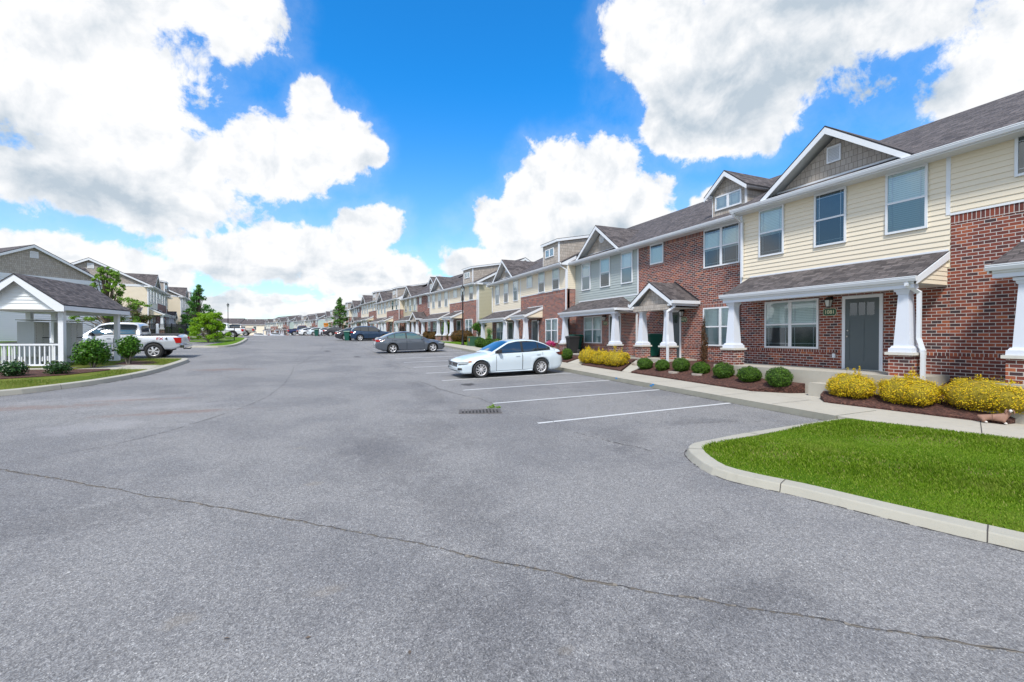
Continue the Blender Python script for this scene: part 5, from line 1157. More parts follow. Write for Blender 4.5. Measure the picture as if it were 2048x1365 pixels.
        if fender:
            q = MB()
            for wx in (fx, rx):
                for sg in (-1, 1):
                    pts = [(X(wx + (ar + .03) * math.cos(t)), sg * (hw * .99 + .03), wr + (ar + .03) * math.sin(t)) for t in np.linspace(-.1, math.pi + .1, 14)]; q.tube(pts, .055, 'trim_black', 6)
            q.build('fender_flare', root)
    else:
        q = MB()
        for sg in (-1, 1): pts = [(X(x), sg * (plan(x) * .97 + .006), smt(C['zb'], x, .04) + .02) for x in np.linspace(fx + ar + .03, rx - ar - .03, 6)]; q.tube(pts, .022, body if kind != 'suv' else 'trim_black', 6)
        q.build('side_sill', root)
    return root
def place_car(kind, body, x, y, face, *a, **k):
    """stand the car on the sloping asphalt: face = heading of its nose in degrees from +X"""
    c, s = math.cos(R(face)), math.sin(R(face)); h = CARS[kind]['wb'] / 2; zf, zr = float(T(x + c * h, y + s * h)), float(T(x - c * h, y - s * h)); zl, zr2 = float(T(x - s * .8, y + c * .8)), float(T(x + s * .8, y - c * .8))
    o = car(kind, body, (x, y, (zf + zr) / 2 + .002), R(face), *a, **k)
    o.rotation_euler = (math.atan2(zl - zr2, 1.6), -math.atan2(zf - zr, 2 * h), R(face)); return o
GC = 'cars parked in the bays on the right'; GT = 'pickup trucks parked nose-in on the left'
place_car('sedan', 'paint_white', 7.50, 18.15, 181, 'white sedan with tinted windows backed up to the pavement, nearest car', 'car', GC)
gs = place_car('fast_sedan', 'paint_grey', 6.22, 33.2, 1, 'steel grey sedan with red tail lamps, parked nose-in beyond the white sedan', 'car', GC, glass='car_glass_clear', extras=('chromeline',))
place_car('suv', 'paint_blue', 6.05, 55.7, 0, 'dark blue crossover parked behind the green bin at the kerb side', 'car', GC)
place_car('fast_sedan', 'paint_charcoal', 4.6, 58.9, 0, 'dark grey hatchback mostly hidden behind the dark blue crossover', 'car', GC)
place_car('coupe', 'paint_charcoal', 3.55, 80.5, 3, 'charcoal coupe parked between the two green bins', 'car', GC)
place_car('sedan', 'paint_silver', 2.5, 85.6, 3, 'silver sedan peeking out behind the charcoal coupe', 'car', GC)
place_car('sedan', 'paint_white', .95, 92.2, 6, 'white sedan directly behind the farther green bin', 'car', GC)
place_car('sedan', 'paint_bright', -.55, 96.5, 8, 'white sedan with its tail left of the farther green bin', 'car', GC)
place_car('coupe', 'paint_black', -1.0, 100.5, 8, 'black car at the road crest beyond the white sedans', 'car', GC)
place_car('pickup', 'paint_navy', -2.4, 106.5, 8, 'navy blue pickup farthest away at the road crest', 'pickup truck', name='pickup_truck')
tr = place_car('pickup', 'paint_silver', -9.85, 32.0, 180, 'silver crew-cab pickup with red and black decal behind the mailbox shelter', 'pickup truck', GT, name='pickup_truck')
text_mesh('FX', .20, .002, 'lamp_red', (-1.98, 1.02, 1.09), (R(90), 0, R(180)), 'decal', tr, (1.4, 1)); text_mesh('4', .20, .002, 'trim_black', (-2.27, 1.02, 1.09), (R(90), 0, R(180)), 'decal', tr, (1.3, 1))
place_car('pickup', 'paint_bright', -11.7, 71.5, 180, 'white pickup with black fender flares behind the lime green tree', 'pickup truck', GT, fender=True, name='pickup_truck')
place_car('pickup', 'paint_sand', -12.3, 88.5, 180, 'sand-coloured crew-cab pickup beyond the white one', 'pickup truck', GT, name='pickup_truck')
place_car('suv', 'paint_white', -13.6, 74.4, 180, 'white sport utility vehicle hidden behind the lime tree and fence', 'car', name='parked_car')
for (x, y, m_, lb_) in ((-17.0, 178, 'paint_bright', 'white van-like car far off below the cream terrace'), (-11.5, 172, 'paint_silver', 'silver car far off in front of the pale brick-ended row')): place_car('suv', m_, x, y, 0, lb_, 'car')
# ------------------------------------------------------------------ leafy things
def leaf_mesh(name, clumps, n, size, m, seed=1, shell=.75, up=.3, aspect=.55, flat=0.0, core=None, corek=.86, wob=.0):
    """n leaf-sized quads scattered through ellipsoid clumps [(centre, radii)]"""
    r_ = np.random.RandomState(seed); vol = np.array([c[1][0] * c[1][1] * c[1][2] for c in clumps]) ** .67; idx = r_.choice(len(clumps), n, p=vol / vol.sum())
    cen = np.array([c[0] for c in clumps])[idx]; rad = np.array([c[1] for c in clumps])[idx]
    d = r_.normal(size=(n, 3)); d /= np.linalg.norm(d, axis=1)[:, None]; rr = shell + (1 - shell) * r_.rand(n) ** .6
    if shell < .5: rr = r_.rand(n) ** .45
    if wob:
        ph = np.sin(d[:, 0] * 7 + cen[:, 0] * 3 + seed) * np.sin(d[:, 1] * 6 + seed * 2) * np.sin(d[:, 2] * 8 + cen[:, 2]); rr = rr * (1 + wob * ph)
    p = cen + d * rad * rr[:, None]; nrm = d + r_.normal(size=(n, 3)) * .55 + np.array([0, 0, up]); nrm /= np.linalg.norm(nrm, axis=1)[:, None]
    a = np.cross(nrm, r_.normal(size=(n, 3))); a /= np.linalg.norm(a, axis=1)[:, None]; b = np.cross(nrm, a); s = size * (.6 + .8 * r_.rand(n))[:, None]
    v = np.stack([p - a * s, p + b * s * aspect, p + a * s, p - b * s * aspect], 1).reshape(-1, 3)
    me = bpy.data.meshes.new(name); f = np.arange(4 * n).reshape(-1, 4)
    verts = v; faces = f; nl = 4 * n; mats = [MATS[m]]; mi = np.zeros(n, dtype=np.int32)
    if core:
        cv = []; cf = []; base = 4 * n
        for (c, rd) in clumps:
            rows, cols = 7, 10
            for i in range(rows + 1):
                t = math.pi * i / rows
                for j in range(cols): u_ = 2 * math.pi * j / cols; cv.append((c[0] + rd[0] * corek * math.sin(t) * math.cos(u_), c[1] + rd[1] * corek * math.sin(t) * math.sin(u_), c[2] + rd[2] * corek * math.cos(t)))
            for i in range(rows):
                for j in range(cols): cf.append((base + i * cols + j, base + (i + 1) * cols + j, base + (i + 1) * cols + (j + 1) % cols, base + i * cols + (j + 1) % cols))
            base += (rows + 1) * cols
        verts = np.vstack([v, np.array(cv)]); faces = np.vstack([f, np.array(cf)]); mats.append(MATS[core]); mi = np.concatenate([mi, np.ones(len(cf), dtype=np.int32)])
    me.vertices.add(len(verts)); me.vertices.foreach_set('co', verts.ravel()); me.loops.add(len(faces) * 4); me.loops.foreach_set('vertex_index', faces.ravel().astype(np.int32))
    me.polygons.add(len(faces)); me.polygons.foreach_set('loop_start', np.arange(len(faces), dtype=np.int32) * 4); me.polygons.foreach_set('loop_total', np.full(len(faces), 4, dtype=np.int32))
    for q in mats: me.materials.append(q)
    me.polygons.foreach_set('material_index', mi); me.update(calc_edges=True); me.validate(); return me
def link(name, me, parent=None, **kw):
    o = bpy.data.objects.new(name, me); COL.objects.link(o)
    if parent is not None: o.parent = parent
    for k, v in kw.items(): o[{'label': 'label', 'cat': 'category', 'group': 'group', 'kind': 'kind'}[k]] = v
    return o
def bush(name, x, y, z, radii, n, size, m, core, label, group=None, seed=1, twigs=None, sprigs=0, cat='shrub', wob=.0, shell=.8, clumps=None):
    root = empty(name, (x, y, z), random.Random(seed).uniform(0, 6), label, cat, group)
    cl = clumps or [((0, 0, radii[2] * .92), radii)]
    link('foliage', leaf_mesh('foliage', cl, n, size, m, seed, shell, core=core, wob=wob), root)
    q = MB(); rg = random.Random(seed)
    for i in range(twigs or 4):
        a = rg.uniform(0, 6.28); e = (math.cos(a) * radii[0] * rg.uniform(.3, .7), math.sin(a) * radii[1] * rg.uniform(.3, .7), radii[2] * rg.uniform(.8, 1.2)); q.tube([(0.03 * math.cos(a), .03 * math.sin(a), -.05), (e[0] * .4, e[1] * .4, e[2] * .45), e], [.02, .014, .005], 'bark_grey', 5)
    q.build('stem', root)
    if sprigs:
        sprigs = min(sprigs, 99)
        cl2 = []
        for i in range(sprigs):
            a = rg.uniform(0, 6.28); rr = rg.uniform(0, .6); bx, by = math.cos(a) * radii[0] * rr, math.sin(a) * radii[1] * rr; hz = radii[2] * (1.62 * math.sqrt(1 - rr * rr * .6)); h = rg.uniform(.08, .26)
            for k in range(5): cl2.append(((bx + rg.uniform(-.02, .02), by + rg.uniform(-.02, .02), hz + h * k / 4), (.03, .03, .035)))
        link('sprig', leaf_mesh('sprig', cl2, sprigs * 40, size, m, seed + 9, .3), root)
    return root
ZR = lambda x, y: float(yard_z(x, y)) + .03
GB = 'clipped box shrubs along the brick houses'; pos = ['nearest', 'second', 'third', 'fourth', 'fifth', 'sixth', 'seventh']
for i, (x, y, r0, h) in enumerate([(12.22, 9.1, .345, .30), (12.30, 10.15, .34, .25), (12.33, 11.15, .315, .27), (12.42, 12.2, .28, .225), (12.42, 13.15, .31, .27), (12.28, 13.98, .27, .225), (12.16, 14.85, .30, .25)]):
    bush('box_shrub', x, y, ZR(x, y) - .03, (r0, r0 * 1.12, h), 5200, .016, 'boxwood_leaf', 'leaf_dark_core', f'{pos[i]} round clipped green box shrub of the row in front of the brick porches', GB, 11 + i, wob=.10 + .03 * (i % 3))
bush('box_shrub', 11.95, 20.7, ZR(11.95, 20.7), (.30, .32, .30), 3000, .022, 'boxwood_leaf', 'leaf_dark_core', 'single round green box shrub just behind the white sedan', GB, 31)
GY = 'golden mounded shrubs in the mulch beds'
for i, (x, y, rx_, ry_, h, sp, lb_) in enumerate([(12.32, 7.2, .50, .56, .32, 2, 'golden mounded shrub beside the concrete step, left of three'), (12.52, 6.08, .54, .60, .35, 3, 'golden mounded shrub in front of the downspout, middle of three'), (12.86, 4.85, .58, .80, .38, 1, 'largest golden mounded shrub behind the dog statue'),
        (12.15, 16.75, .52, .68, .37, 2, 'golden mounded shrub near the front porch column, nearest of the far trio'), (12.1, 17.85, .44, .56, .36, 1, 'orange-tinged golden shrub, middle of the far trio'), (12.05, 18.8, .46, .56, .39, 2, 'golden shrub closest to the white sedan')]):
    zg = ZR(x, y) - .03; nn = 15000 if i < 3 else 7000
    cl = [((0, 0, h * .80), (rx_, ry_, h)), ((rx_ * .3, ry_ * .4, h * .75), (rx_ * .66, ry_ * .6, h * .85)), ((-rx_ * .3, -ry_ * .42, h * .74), (rx_ * .66, ry_ * .58, h * .82)), ((-rx_ * .35, ry_ * .35, h * .7), (rx_ * .55, ry_ * .55, h * .78))]
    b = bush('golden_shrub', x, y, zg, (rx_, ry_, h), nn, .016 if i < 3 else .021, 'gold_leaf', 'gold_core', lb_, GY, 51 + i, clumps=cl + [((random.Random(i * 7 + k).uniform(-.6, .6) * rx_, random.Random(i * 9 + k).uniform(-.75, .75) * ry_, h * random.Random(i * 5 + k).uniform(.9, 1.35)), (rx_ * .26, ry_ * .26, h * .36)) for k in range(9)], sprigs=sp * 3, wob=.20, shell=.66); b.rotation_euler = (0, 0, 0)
# brown columnar shrub by the small window
rt = empty('dead_arborvitae', (13.95, 13.55, ZR(13.95, 13.55) - .03), 0, 'thin brown dead columnar evergreen against the brick by the blinds window', 'shrub')
link('foliage', leaf_mesh('foliage', [((0, 0, .35), (.17, .17, .38)), ((.02, 0, .8), (.15, .15, .42)), ((-.01, .02, 1.25), (.10, .10, .38)), ((0, 0, 1.6), (.05, .05, .28))], 3600, .030, 'dead_leaf', 7, .3, up=1.2, aspect=.35), rt)
q = MB(); q.tube([(0, 0, -.05), (.01, 0, .9), (0, 0, 1.75)], [.03, .02, .006], 'bark', 6); q.build('trunk', rt)
# farther shrubs on the right
GS = 'small round green shrubs beyond the white sedan'
for i, (x, y) in enumerate([(13.1, 31.6), (12.9, 33.0), (12.6, 34.1), (12.3, 35.2), (13.2, 38.2), (13.0, 39.4)]):
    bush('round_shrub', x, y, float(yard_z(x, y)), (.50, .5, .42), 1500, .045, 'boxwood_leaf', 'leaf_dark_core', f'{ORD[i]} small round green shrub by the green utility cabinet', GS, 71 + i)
GU = 'rust-coloured shrubs along the right row'
for i, (x, y, r0) in enumerate([(12.9, 29.8, .62), (13.3, 28.6, .55), (13.1, 30.6, .6), (13.0, 27.4, .5), (13.0, 41.6, .8), (12.9, 43.3, .8), (12.8, 45.0, .7), (12.3, 50.5, .75), (11.9, 52.8, .75)]):
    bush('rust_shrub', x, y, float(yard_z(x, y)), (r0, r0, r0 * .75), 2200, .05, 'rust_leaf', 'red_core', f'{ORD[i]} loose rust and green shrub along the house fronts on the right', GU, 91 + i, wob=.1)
# shrubs round the mailbox shelter
zl = lambda x, y: float(left_z(x, y))
bush('holly_shrub', -9.75, 21.75, zl(-9.75, 21.75), (.42, .42, .30), 1500, .038, 'holly_leaf', None, 'small dark open shrub in front of the railing, farthest left', 'shrubs around the mailbox shelter', 121, 9, shell=.35, wob=.2)
bush('holly_shrub', -8.7, 22.15, zl(-8.7, 22.15), (.42, .42, .26), 1400, .036, 'holly_leaf', None, 'small dark open shrub below the shelter corner post', 'shrubs around the mailbox shelter', 122, 9, shell=.35, wob=.2)
bush('green_shrub', -8.5, 24.4, zl(-8.5, 24.4), (.85, .85, .66), 4600, .05, 'shrub_leaf', None, 'large leafy green shrub between the two shelter posts', 'shrubs around the mailbox shelter', 123, 9, clumps=[((0, 0, .70), (.60, .60, .52)), ((.28, .15, .5), (.36, .36, .34)), ((-.32, 0, .45), (.36, .36, .32)), ((0, -.22, .9), (.32, .32, .32))], shell=.3, wob=.25)
bush('green_shrub', -7.75, 25.9, zl(-7.75, 25.9), (.62, .62, .6), 3600, .05, 'shrub_leaf', None, 'upright green shrub right of the shelter beside the silver pickup', 'shrubs around the mailbox shelter', 124, 10, clumps=[((0, 0, .80), (.48, .48, .46)), ((.16, 0, 1.02), (.30, .30, .30)), ((-.16, .1, .6), (.36, .36, .30))], shell=.3, wob=.25)
def tree(name, x, y, z, h, clumps, n, size, m, label, seed=1, trunk=.08, tm='bark', group=None, cat='tree', shell=.2, up=.4):
    root = empty(name, (x, y, z), 0, label, cat, group); rg = random.Random(seed); q = MB(); top = max(c[0][2] for c in clumps)
    q.tube([(0, 0, -.15), (.02, .01, h * .3), (-.03, .02, h * .6), (0, 0, top)], [trunk * 1.25, trunk, trunk * .7, trunk * .15], tm, 8)
    for c, rd in clumps:
        b = min(c[2] * .75, h * .8) * rg.uniform(.55, .85); q.tube([(0, 0, b), (c[0] * .5, c[1] * .5, (b + c[2]) / 2 + .1), (c[0], c[1], c[2])], [trunk * .45, trunk * .28, trunk * .08], tm, 5)
    q.build('trunk', root); link('crown', leaf_mesh('crown', clumps, n, size, m, seed, shell, up=up, wob=.2), root); return root
def rand_clumps(seed, k, h0, h1, rfun, cr, flat=.6):
    rg = random.Random(seed); out = []
    for i in range(k):
        t = rg.random(); z = h0 + (h1 - h0) * t; a = rg.uniform(0, 6.28); rr = rfun(t) * math.sqrt(rg.random()); c = cr * rg.uniform(.6, 1.25) * (.55 + .45 * rfun(t) / max(rfun(.2), .01)); out.append(((rr * math.cos(a), rr * math.sin(a), z), (c, c, c * flat)))
    return out
tree('elm_tree', -15.6, 47.6, 1.35, 6.2, rand_clumps(3, 130, 1.9, 6.5, lambda t: 2.4 * (1 - t * .78), .27, .75) + [((2.4, -1.2, 3.5), (.5, .5, .2)), ((1.8, -.8, 3.7), (.5, .5, .2)), ((3.0, -1.3, 3.3), (.35, .35, .13)), ((-1.2, .4, 2.2), (.6, .5, .2))], 9000, .07, 'elm_leaf', 'airy light green tree rising behind the mailbox shelter roof', 4, .09, 'bark')
tree('crape_myrtle', -15.0, 53.2, 1.25, 3.6, rand_clumps(8, 20, 1.9, 3.9, lambda t: .95, .42, .6), 2600, .075, 'myrtle_leaf', 'small dark myrtle with reddish tips beyond the pickup cab', 8, .06, 'bark')
tree('crape_myrtle', -16.9, 54.0, 1.3, 3.4, rand_clumps(9, 10, 1.7, 3.6, lambda t: .55, .28, .6), 620, .055, 'rust_leaf', 'sparse rust-tinged myrtle in front of the cream gable end', 9, .04, 'bark')
tree('oak_tree', -14.9, 76.5, 2.55, 6.4, rand_clumps(12, 110, 1.0, 6.8, lambda t: 2.3 * (1 - t) ** .8 + .12, .55, .6), 7500, .10, 'oak_leaf', 'tall dark green pointed tree behind the lime green tree', 12, .12)
tree('lime_tree', -9.6, 53.0, 1.2, 3.1, rand_clumps(15, 120, .8, 3.2, lambda t: 2.05 * (1 - t * .5), .34, .7), 15000, .062, 'lime_leaf', 'bright lime green small tree in front of the retaining wall and fence', 15, .07, 'bark_grey')
tree('oak_tree', 3.95, 85.4, 2.3, 6.3, rand_clumps(18, 90, 1.5, 6.6, lambda t: 1.75 * (1 - t) ** .75 + .08, .42, .65), 5000, .10, 'dusk_leaf', 'young dark conical tree rising above the charcoal coupe', 18, .09)
for i, (x, y, z, s_, lb_) in enumerate([(-37, 118, 2.0, 1.25, 'broad round green tree beyond the left houses, left one'), (-33.5, 122, 1.5, 1.1, 'broad green tree beyond the left houses, right one'), (-31.5, 140, 1.2, .95, 'round green tree left of the black street lamp, far away'), (-48, 262, 0, 1.3, 'distant dark treetop above the long cream terrace')]):
    tree('background_tree', x, y, z, 8 * s_, rand_clumps(30 + i, 34, 4 * s_, 9.5 * s_, lambda t: 4.2 * s_ * (1 - t * .7), 1.5 * s_, .75), 5000, .26, 'far_leaf' if i < 3 else 'dusk_leaf', lb_, 30 + i, .25, group='background trees')
tree('round_tree', -28.8, 200, 1.0, 3.8, rand_clumps(44, 14, 1.6, 4.2, lambda t: 1.3, .8, .8), 900, .2, 'shrub_leaf', 'small round green tree in front of the long cream terrace', 44, .12)
hy = tree('flowering_tree', 13.0, 37.6, float(yard_z(13.0, 37.6)), 1.9, rand_clumps(47, 12, 1.2, 2.2, lambda t: .42, .32, .8), 2600, .05, 'shrub_leaf', 'rounded leafy shrub with pale blossoms behind the green utility cabinet', 47, .04, cat='shrub')
link('blossom', leaf_mesh('blossom', rand_clumps(48, 14, 1.3, 2.5, lambda t: .62, .06, 1), 260, .035, 'pale_petal', 48, .3), hy)
tree('leafy_shrub', 12.8, 46.8, float(yard_z(12.8, 46.8)), 1.8, rand_clumps(49, 12, .7, 2.0, lambda t: .4, .4, .9), 1800, .06, 'elm_leaf', 'yellow-green leafy shrub between the porch columns of the second row', 49, .04, cat='shrub')
tree('leafy_shrub', 12.9, 34.8, float(yard_z(12.9, 34.8)), 1.3, rand_clumps(50, 8, .5, 1.4, lambda t: .15, .18, 1.2), 700, .04, 'oak_leaf', 'thin upright green sapling left of the black lamp post', 50, .02, cat='shrub')
# hedges and small planting in front of the left row
for i, (x, y, lb_) in enumerate([(-15.9, 66, 'dark hedge behind the black fence, nearest piece'), (-15.9, 69.5, 'dark hedge behind the black fence, farther piece')]):
    bush('hedge', x, y, 2.25, (.7, 1.6, .55), 2400, .07, 'shrub_leaf', 'leaf_dark_core', lb_, 'hedges by the left houses', 140 + i)
# ------------------------------------------------------------------ grass blades
def blades(name, poly_pts, zf, dens, h, m, seed, parent=None, keep=None, **kw):
    r_ = np.random.RandomState(seed); P_ = np.array(poly_pts); x0, y0 = P_.min(0); x1, y1 = P_.max(0); n = int((x1 - x0) * (y1 - y0) * dens)
    X_ = r_.uniform(x0, x1, n); Y_ = r_.uniform(y0, y1, n); ins = np.zeros(n, bool); j = len(P_) - 1
    for i in range(len(P_)):
        xi, yi = P_[i]; xj, yj = P_[j]; c = ((yi > Y_) != (yj > Y_)) & (X_ < (xj - xi) * (Y_ - yi) / (yj - yi + 1e-12) + xi); ins ^= c; j = i
    if keep is not None: ins &= keep(X_, Y_, r_)
    X_, Y_ = X_[ins], Y_[ins]; n = len(X_); Z_ = np.array([zf(a, b) for a, b in zip(X_, Y_)], dtype=float)
    a = r_.uniform(0, 6.283, n); hh = h * (.45 + .8 * r_.rand(n)) * (.8 + .4 * np.sin(X_ * 2.1 + Y_ * 1.3)); wd = .0034 + .0022 * r_.rand(n); ln = hh * r_.uniform(.15, .75, n); b = a + r_.normal(size=n) * .5
    bx, by = np.cos(a) * wd, np.sin(a) * wd; ox, oy = -np.sin(b) * ln, np.cos(b) * ln
    v = np.stack([np.stack([X_ - bx, Y_ - by, Z_ - .004], 1), np.stack([X_ + bx, Y_ + by, Z_ - .004], 1), np.stack([X_ + ox * .35 + bx * .7, Y_ + oy * .35 + by * .7, Z_ + hh * .62], 1), np.stack([X_ + ox, Y_ + oy, Z_ + hh], 1)], 1).reshape(-1, 3)
    me = bpy.data.meshes.new(name); me.vertices.add(4 * n); me.vertices.foreach_set('co', v.ravel()); me.loops.add(4 * n); me.loops.foreach_set('vertex_index', np.arange(4 * n, dtype=np.int32)); me.polygons.add(n)
    me.polygons.foreach_set('loop_start', np.arange(n, dtype=np.int32) * 4); me.polygons.foreach_set('loop_total', np.full(n, 4, dtype=np.int32)); me.materials.append(MATS[m]); me.update(calc_edges=True)
    return link(name, me, parent, kind='stuff', label=kw.get('label', 'short mown grass'), cat='grass')
# thin bare patches in the near lawn
BARE = [(6.55, 4.95, .28), (7.25, 4.35, .2), (8.9, 4.75, .35), (9.6, 4.3, .35), (7.6, 3.9, .2), (5.75, 5.35, .12), (7.0, 5.3, .22), (8.2, 3.2, .2), (9.1, 2.6, .25)]
def keepf(x, y, r_):
    k = np.ones(len(x), bool)
    for cx, cy, rr in BARE: k &= ~((((x - cx) / 1.3) ** 2 + (y - cy) ** 2 < rr * rr) & (r_.rand(len(x)) < .75))
    return k
nearp = [p for p in LAWN if p[1] > -.5] + [(12.2, -.5), (7.2, -.5)]
nearp = [tuple(p) for p in inner if p.y > .2] + [(6.9, .2), (11.95, .2), (11.88, .8), (11.18, 2.9), (10.58, 4.6), (10.22, 5.7), (10.18, 5.95)]
blades('grass', nearp, lawn_z, 5200, .045, 'grass_blade', 3, keep=keepf, label='bright green mown grass on the corner island')
blades('straw', nearp, lawn_z, 900, .02, 'straw', 4, keep=lambda x, y, r_: np.any([((x - cx) / 1.3) ** 2 + (y - cy) ** 2 < rr * rr for cx, cy, rr in BARE], axis=0), label='dry clippings on thin spots of the corner lawn')
blades('grass', [p for p in LAWN_L], lambda x, y: left_z(x, y) - .004, 420, .055, 'grass_blade_dry', 5, keep=lambda x, y, r_: (x > -12) & ~((y > 20.2) & (y < 25.7) & (x < -7.4 + (y < 23) * 0)), label='patchy grass on the mailbox island')
blades('grass', [(11.7, 31.2), (15, 31.2), (15, 41), (11.7, 41)], lambda x, y: float(yard_z(x, y)) + .02, 160, .07, 'grass_blade', 6, label='grass strip beside the black lamp post')
# weed at the drain
wd = empty('weed', (4.25, 11.02, float(T(4.25, 11.02))), 0, 'small green weed growing at the corner of the storm drain', 'weed')
link('foliage', leaf_mesh('foliage', [((-.10, .0, .04), (.13, .05, .04)), ((.08, -.04, .03), (.08, .04, .03)), ((-.05, .02, .07), (.04, .03, .05))], 200, .018, 'lime_leaf', 77, .2), wd)
# ------------------------------------------------------------------ street furniture and small things
def cart(x, y, z, rz, body, lid, label, group=None, s=1.0):
    root = empty('wheeled_bin', (x, y, z), rz, label, 'wheeled bin', group); root.scale = (s, s, s)
    q = MB(); q.frustum(0, 0, .06, .86, .215, .285, body, .25, .33); q.frustum(0, 0, .86, .98, .285, .30, body, .335, .35); q.frustum(0, 0, .955, 1.0, .315, .315, body, .37, .37)
    for sg in (-1, 1): q.frustum(sg * .15, -.30, .25, .80, .03, .03, body, .02, .02)
    q.box(-.05, .30, -.40, -.36, .94, .985, body); q.build('body', root)
    q = MB(); q.frustum(0, 0, 1.002, 1.05, .325, .30, lid, .385, .36); q.frustum(0, 0, 1.05, 1.085, .29, .20, lid, .34, .25); q.box(-.30, .30, .36, .42, .98, 1.02, lid); q.build('lid', root)
    for sg in (-1, 1): q = MB(); q.lathe([(0, -.03), (.11, -.03), (.125, -.01), (.125, .01), (.11, .03), (0, .03)], 'rubber', 18, 'y', (0, 0, 0)); w_ = q.build('wheel', root); w_.location = (sg * .27, .28, .125); w_.rotation_euler = (0, 0, R(90))
    q = MB(); q.box(-.10, .10, -.333, -.312, .66, .76, 'sign_gold' if False else 'plate_white'); o = q.build('sticker', root); o.rotation_euler = (R(-5), 0, 0); o.location = (0, .035, .03)
    return root
GBN = 'wheeled rubbish bins'
cart(3.45, 56.2, float(T(3.45, 56.2)), R(-20), 'cart_green', 'cart_lid_green', 'green wheeled bin on the road in front of the dark blue crossover', GBN, 1.08)
cart(.25, 80.5, float(T(.25, 80.5)), R(-10), 'cart_green', 'cart_lid_green', 'farther green wheeled bin on the road before the white sedans', GBN, 1.08)
cart(14.36, 17.05, 1.162, R(-90), 'cart_green', 'cart_lid_green', 'green wheeled bin on the porch between the gabled porch columns', GBN)
cart(14.25, 23.75, 1.162, R(-80), 'cart_green', 'cart_lid_green', 'green wheeled bin behind the black bin on the sage house porch', GBN)
cart(13.62, 22.95, 1.162, R(-95), 'black_plastic', 'black_plastic', 'black wheeled bin on the sage house porch', GBN, .92)
cart(12.9, 60.5, 1.90, R(-90), 'cart_green', 'cart_lid_green', 'dark green bin on the tan house porch above the grey sedan', GBN)
cart(-14.9, 69.2, 2.42, R(90), 'cart_green', 'cart_lid_green', 'green bin by the brick pedestal of the left row', GBN)
def jug(x, y, z, lb_):
    root = empty('jug', (x, y, z), .3, lb_, 'jug', 'plastic jugs'); q = MB(); q.frustum(0, 0, 0, .17, .07, .075, 'milk_white'); q.frustum(0, 0, .17, .25, .075, .022, 'milk_white'); q.lathe([(0, .25), (.022, .25), (.022, .28), (0, .28)], 'blue_mark', 10); q.build('bottle', root)
    q = MB(); q.tube([(.06, 0, .15), (.075, 0, .19), (.035, 0, .235)], .012, 'milk_white', 6); q.build('handle', root)
jug(13.35, 22.85, 1.162, 'white plastic jug at the foot of the black bin, nearer one'); jug(13.38, 23.15, 1.162, 'white plastic jug at the foot of the black bin, farther one')
def lamp_post(x, y, z, label, h=5.2, grp='black street lamps'):
    root = empty('street_lamp', (x, y, z), 0, label, 'street lamp', grp)
    q = MB(); q.lathe([(0, -.1), (.32, -.1), (.32, .05), (.30, .07), (0, .07)], 'concrete', 20); q.build('footing', root)
    q = MB(); q.lathe([(0, .07), (.15, .07), (.15, .16), (.11, .22), (.10, .5), (.075, .58), (.055, 1.0), (.048, h - .75), (.06, h - .73), (.06, h - .70), (.035, h - .68)], 'black_metal', 16); q.build('pole', root)
    q = MB(); q.lathe([(.09, h - .68), (.17, h - .38), (.17, h - .36)], 'lantern_glass', 6); q.lathe([(0, h - .69), (.09, h - .68)], 'black_metal', 6)
    for k in range(6): a = math.pi * k / 3; q.bar((.092 * math.cos(a), .092 * math.sin(a), h - .68), (.176 * math.cos(a), .176 * math.sin(a), h - .36), .02, .02, 'black_metal')
    q.build('lantern', root)
    q = MB(); q.lathe([(.21, h - .37), (.20, h - .33), (.10, h - .22), (.06, h - .16), (.05, h - .12), (.02, h - .10), (.03, h - .06), (0, h)], 'black_metal', 12); q.build('cap', root)
lamp_post(10.75 + .95, 36.9 + 1.2, float(yard_z(11.7, 38.1)), 'black street lamp on the grass strip left of the green utility cabinet', 5.35)
lamp_post(-13.0, 87.0, 2.45, 'black street lamp above the white and sand pickups on the left'); lamp_post(-7.7, 168, 1.9, 'tiny black street lamp at the far right row near the road crest', 5.2)
# transformer cabinet
tz = float(yard_z(12.2, 37.0)); root = empty('utility_cabinet', (12.15, 36.4, tz), R(-8), 'green steel utility cabinet on a concrete pad beside the lamp post', 'utility cabinet')
q = MB(); q.box(-.62, .62, -.72, .72, -.12, .06, 'concrete'); q.build('pad', root); q = MB(); q.frustum(0, 0, .06, .78, .46, .46, 'utility_green', .56, .56); q.frustum(0, 0, .78, .84, .50, .47, 'utility_green', .60, .56); q.build('cabinet', root); q = MB(); q.box(-.485, -.47, -.50, -.30, .45, .70, 'orange_sign'); q.build('warning_label', root)
root = empty('utility_pedestal', (14.7, 39.2, 1.35), 0, 'pale green plastic utility pedestal by the gap between the first two rows', 'utility pedestal'); q = MB(); q.frustum(0, 0, -.2, .80, .15, .15, 'pale_green'); q.frustum(0, 0, .80, .92, .17, .13, 'pale_green'); q.build('body', root)
